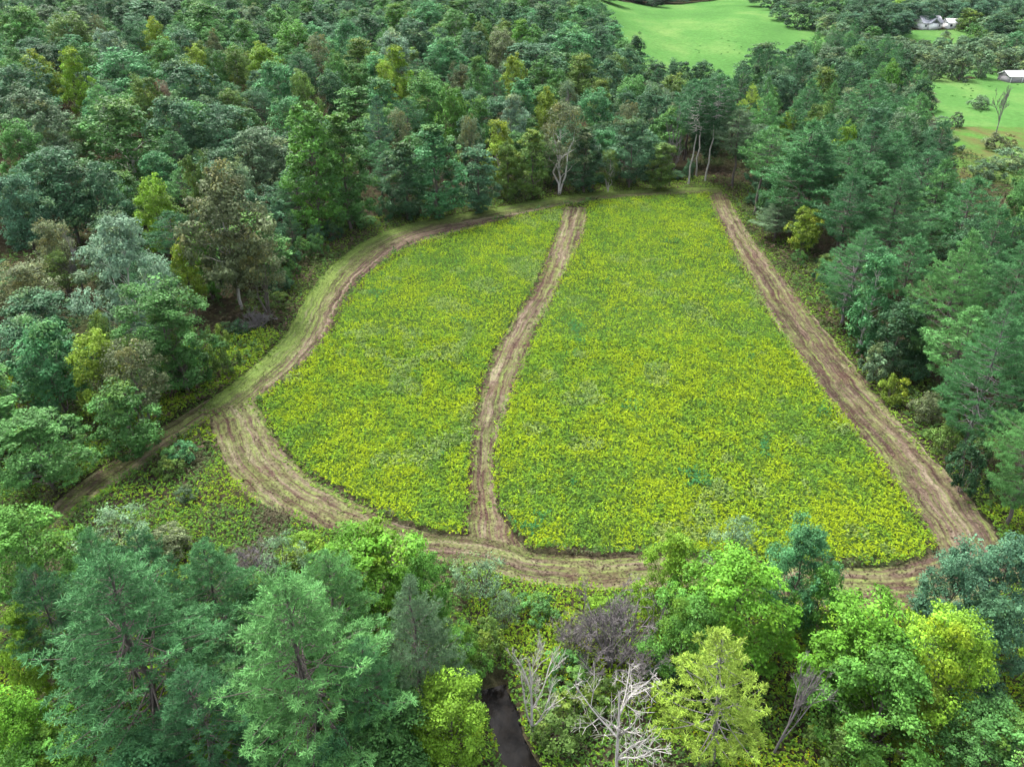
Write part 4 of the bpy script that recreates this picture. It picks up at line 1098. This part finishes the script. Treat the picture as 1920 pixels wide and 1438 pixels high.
# the wood behind: same crowns, instanced as one mass
protos = bpy.data.collections.new('wood_shapes')
plist = []
for fam in ('leaf', 'pine'):
    for tm, cm, H, Wd in PROTO[fam][:3]:
        o = bpy.data.objects.new('wood_%s_%02d' % ('a' if fam == 'leaf' else 'b', len(plist)), cm); protos.objects.link(o)
        plist.append((o.name, fam, H, Wd))
plist.sort()
def wood_mass(rows, name, label):
    n = len(rows)
    V = np.array([(t['x'], t['y'], float(zt(t['x'], t['y']))) for t in rows])
    me = bpy.data.meshes.new(name); me.vertices.add(n); me.vertices.foreach_set('co', V.astype(np.float32).ravel())
    pid, scl, rot, tin = [], [], [], []
    for t in rows:
        fam = 'pine' if 'pine' in t['fam'] else 'leaf'
        idx = [i for i, p in enumerate(plist) if p[1] == fam]
        i = random.choice(idx); pid.append(i)
        scl.append((t['W'] / plist[i][3],) * 2 + (t['H'] / plist[i][2],)); rot.append((0, 0, random.uniform(0, 6.28)))
        tin.append(np.array(T[t['tint'] or 'brown']) * random.uniform(.88, 1.14))
    me.attributes.new('pid', 'INT', 'POINT').data.foreach_set('value', np.array(pid, np.int32))
    for nm_, a in (('scl', scl), ('rot', rot), ('tint', tin)):
        me.attributes.new(nm_, 'FLOAT_VECTOR', 'POINT').data.foreach_set('vector', np.array(a, np.float32).ravel())
    o = add_obj(name, me, kind='stuff', label=label, category='wood')
    ng = bpy.data.node_groups.new(name, 'GeometryNodeTree')
    ng.interface.new_socket('Geometry', in_out='INPUT', socket_type='NodeSocketGeometry')
    ng.interface.new_socket('Geometry', in_out='OUTPUT', socket_type='NodeSocketGeometry')
    gi, go = ng.nodes.new('NodeGroupInput'), ng.nodes.new('NodeGroupOutput')
    ip = ng.nodes.new('GeometryNodeInstanceOnPoints'); ci = ng.nodes.new('GeometryNodeCollectionInfo')
    ci.inputs['Collection'].default_value = protos; ci.inputs['Separate Children'].default_value = True; ci.inputs['Reset Children'].default_value = True
    ip.inputs['Pick Instance'].default_value = True
    def na(nm_, typ):
        q = ng.nodes.new('GeometryNodeInputNamedAttribute'); q.data_type = typ; q.inputs['Name'].default_value = nm_; return q.outputs[0]
    ng.links.new(gi.outputs[0], ip.inputs['Points']); ng.links.new(ci.outputs[0], ip.inputs['Instance'])
    ng.links.new(na('pid', 'INT'), ip.inputs['Instance Index']); ng.links.new(na('scl', 'FLOAT_VECTOR'), ip.inputs['Scale']); ng.links.new(na('rot', 'FLOAT_VECTOR'), ip.inputs['Rotation'])
    ng.links.new(ip.outputs[0], go.inputs[0])
    o.modifiers.new('trees', 'NODES').node_group = ng
    return o
far = []
r = np.random.default_rng(9)
FP = jitter_grid(-620, 760, 430, 900, 13, r)      # woods on the rise behind everything
for L in (P1, P2, P4): FP = FP[~in_poly(FP[:, 0], FP[:, 1], L.poly()[::3])]
for (x, y) in FP:
    z = float(zt(x, y)); p = proj(x, y, z + 12)
    if -120 < p[0] < 2040 and -90 < p[1] < 40:
        b_ = proj(x, y, z)
        if 1125 < p[0] < 1460 and p[1] > 2: continue
        far.append(dict(fam='leaf', x=x, y=y, H=r.uniform(11, 17), W=r.uniform(11, 15), tint=['dark', 'blue', 'teal', 'blue'][r.integers(4)]))
wood_mass(rest, 'hidden_wood', 'shaded trees filling the gaps deep inside the woods')
wood_mass(far, 'distant_wood', 'distant dark wood closing the view beyond the pastures')
print('TREES', len(TREES), 'things', len(things), count, 'rest', len(rest), 'far', len(far))

# ------------------------------------------------------------------ farm buildings
M_WHITE = plain_material('white_paint', (0.78, 0.78, 0.76), 0.6, 0, 0.06)
M_ROOF = plain_material('grey_shingle', (0.42, 0.42, 0.46), 0.8, 0, 0.2, 2.5)
M_METAL = plain_material('white_metal_roof', (0.8, 0.8, 0.82), 0.45, 0, 0.06)
M_SHADE = plain_material('open_side_shade', (0.2, 0.19, 0.2), 0.9, 0, 0.2)  # shade of an open barn side, painted as dark grey on solid walls
M_GLASS = plain_material('window_glass', (0.06, 0.07, 0.09), 0.1, 0, 0.1)
M_TRIM = plain_material('trim', (0.6, 0.6, 0.58), 0.6, 0, 0.05)
def box(x0, x1, y0, y1, z0, z1):
    V = np.array([(x, y, z) for z in (z0, z1) for (x, y) in ((x0, y0), (x1, y0), (x1, y1), (x0, y1))], float)
    return V, np.array([(3, 2, 1, 0), (4, 5, 6, 7), (0, 1, 5, 4), (1, 2, 6, 5), (2, 3, 7, 6), (3, 0, 4, 7)])
def part(name, parent, mat, *boxes):
    V = np.concatenate([b[0] for b in boxes]); F = np.concatenate([b[1] + 8 * i for i, b in enumerate(boxes)])
    return add_obj(name, mesh_np(name, V, F, mat), parent)
def gable(name, parent, mat, L, Wd, z, rise, ov=0.5, th=0.18):
    me = []
    for s in (-1, 1):
        a = np.array([(-L / 2 - ov, s * (Wd / 2 + ov), z - 0.15), (L / 2 + ov, s * (Wd / 2 + ov), z - 0.15), (L / 2 + ov, 0, z + rise), (-L / 2 - ov, 0, z + rise)])
        me.append((np.concatenate([a, a + [0, 0, th]]), np.array([(0, 1, 2, 3), (7, 6, 5, 4), (0, 4, 5, 1), (1, 5, 6, 2), (2, 6, 7, 3), (3, 7, 4, 0)])))
    V = np.concatenate([m[0] for m in me]); F = np.concatenate([m[1] + 8 * i for i, m in enumerate(me)])
    return add_obj(name, mesh_np(name, V, F, mat), parent)
def gable_end(name, parent, mat, L, Wd, z, rise):
    Vs, Fs = [], []
    for i, s in enumerate((-1, 1)):
        x0, x1 = s * L / 2 - 0.1, s * L / 2 + 0.1
        Vs += [(x0, -Wd / 2, z), (x0, Wd / 2, z), (x0, 0, z + rise - 0.1), (x1, -Wd / 2, z), (x1, Wd / 2, z), (x1, 0, z + rise - 0.1)]
        Fs += [[k + 6 * i for k in f] for f in ((0, 1, 2), (5, 4, 3), (0, 3, 4), (0, 4, 1), (1, 4, 5), (1, 5, 2), (2, 5, 3), (2, 3, 0))]
    return add_obj(name, mesh_np(name, np.array(Vs), np.array(Fs), mat), parent)
def house(name, px, py, L, Wd, wall_h, rise, rz, label, roofm, wallm=M_WHITE, windows=3, chim=True, cat='house'):
    x, y = unproj(px, py)
    e = bpy.data.objects.new(name, None); COL.objects.link(e)
    e.location = (x, y, float(zt(x, y))); e.rotation_euler[2] = math.radians(rz); e['label'] = label; e['category'] = cat
    part('wall', e, wallm, box(-L / 2, L / 2, -Wd / 2, Wd / 2, -0.8, wall_h))
    gable_end('gable', e, wallm, L, Wd, wall_h, rise)
    rf = gable('roof', e, roofm, L, Wd, wall_h, rise)
    if chim: part('chimney', rf, M_TRIM, box(L * .2 - .4, L * .2 + .4, -.4, .4, wall_h + rise * .6, wall_h + rise + 1.0))
    for i in range(windows):
        xc = -L / 2 + L * (i + 0.5) / windows
        if i == windows // 2 and windows > 2:
            part('door', e, M_TRIM, box(xc - .6, xc + .6, -Wd / 2 - .08, -Wd / 2 + .02, 0, 2.1))
        else:
            w = part('window', e, M_TRIM, box(xc - .8, xc + .8, -Wd / 2 - .06, -Wd / 2 + .02, 0.9, 2.3))
            part('pane', w, M_GLASS, box(xc - .68, xc + .68, -Wd / 2 - .09, -Wd / 2, 1.02, 2.18))
    return e
h = house('farm_house', 1738, 53, 12.5, 8, 2.8, 3.4, 12, 'grey roofed white house on the lawn beyond the pasture', M_ROOF)
# cross gable of the house
x_ = add_obj('front_gable', mesh_np('front_gable', np.array([(-2.9, -5.6, -.8), (2.9, -5.6, -.8), (2.9, -3.9, -.8), (-2.9, -3.9, -.8), (-2.9, -5.6, 2.7), (2.9, -5.6, 2.7), (2.9, -3.9, 2.7), (-2.9, -3.9, 2.7)], float), box(0, 1, 0, 1, 0, 1)[1], M_WHITE), h)
V = np.array([(-3.3, -6.0, 2.6), (0, -6.0, 5.2), (0, -0.5, 5.2), (-3.3, -0.5, 2.6), (3.3, -6.0, 2.6), (3.3, -0.5, 2.6)], float)
add_obj('front_roof', mesh_np('front_roof', np.concatenate([V, V + [0, 0, .2]]), np.array([(0, 1, 2, 3), (1, 4, 5, 2), (9, 8, 7, 6), (8, 11, 10, 7), (0, 6, 7, 1), (1, 7, 10, 4), (3, 9, 6, 0), (4, 10, 11, 5), (2, 8, 9, 3), (5, 11, 8, 2)]), M_ROOF), x_)
house('garage', 1781, 53, 7, 6, 2.8, 2.0, 8, 'small white garage beside the grey roofed house', M_METAL, M_WHITE, 2, False, 'garage')
house('white_house', 1640, 22, 18, 9, 5.0, 4.5, 55, 'tall white house half hidden in trees at the top edge', M_METAL, M_WHITE, 4)
house('outbuilding', 1798, 26, 14, 7, 3.0, 2.2, 0, 'long low white roof among trees behind the garage', M_METAL, M_TRIM, 2, False, 'shed')
b = house('barn', 1935, 153, 26, 8, 2.6, 1.6, 2, 'long low barn with white metal roof in the eastern pasture', M_METAL, M_SHADE, 0, False, 'barn')
for i in range(6):
    part('post', b, M_TRIM, box(-12.4 + i * 4.96 - .1, -12.4 + i * 4.96 + .1, -4.4, -4.2, -0.6, 2.45))
def wood_pile(px, py, L, label):
    x, y = unproj(px, py)
    n = 40; r = np.random.default_rng(int(px))
    tb = Tubes()
    for i in range(n):
        a = r.uniform(-L / 2, L / 2); yy = r.normal(0, .7); th = r.normal(0, .5)
        d = np.array([math.cos(th), math.sin(th), r.normal(0, .1)]) * r.uniform(.8, 1.8)
        c = np.array([a, yy, r.uniform(.15, .8) * (1 - (2 * a / L) ** 2 * .8)])
        tb.add(np.stack([c - d, c, c + d]), [.12, .13, .1], 5)
    o = add_obj('log_pile', tb.mesh('log_pile', M_BARK), None, label=label, category='log pile'); o['tint'] = [.15, .09, .06]
    o.location = (x, y, float(zt(x, y)))
wood_pile(1812, 148, 7, 'low dark log pile lying in the eastern pasture')
# dark weed tufts dotted over the pastures
r = np.random.default_rng(21)
pts = []
for cx_, cy_, sx, sy, n in ((1380, 88, 16, 9, 12), (1310, 92, 5, 5, 4), (1800, 170, 40, 14, 9), (1850, 185, 40, 20, 8)):
    for _ in range(n):
        q = unproj(cx_ + r.normal(0, sx), cy_ + r.normal(0, sy)); pts.append(q)
pts = np.array(pts); ok = np.array([in_poly(np.array([p[0]]), np.array([p[1]]), P1.poly())[0] or in_poly(np.array([p[0]]), np.array([p[1]]), P2.poly())[0] for p in pts])
pts = np.repeat(pts[ok], 5, 0) + r.normal(0, .35, (ok.sum() * 5, 2))
add_obj('pasture_tufts', clump_mesh('pasture_tufts', pts, np.full(len(pts), .4), np.tile((.035, .11, .025), (len(pts), 1)), 4, .5, .22, None, 0, .1, 12),
        kind='stuff', label='dark weed tufts dotted over the bright pastures', category='weed tufts')

# ------------------------------------------------------------------ the air
def haze():
    m, nt, out = new_mat('haze')
    v = N(nt, 'ShaderNodeVolumePrincipled')
    v.inputs['Color'].default_value = (0.86, 0.93, 1.0, 1); v.inputs['Density'].default_value = HAZE; v.inputs['Anisotropy'].default_value = 0.0
    nt.links.new(v.outputs[0], out.inputs['Volume'])
    V, F = box(-3300, 3300, -400, 4300, -4, 140)
    o = add_obj('haze', mesh_np('haze', V, F, m), kind='stuff', label='thin pale haze over the far woods', category='haze')
HAZE = 0.000014
haze()
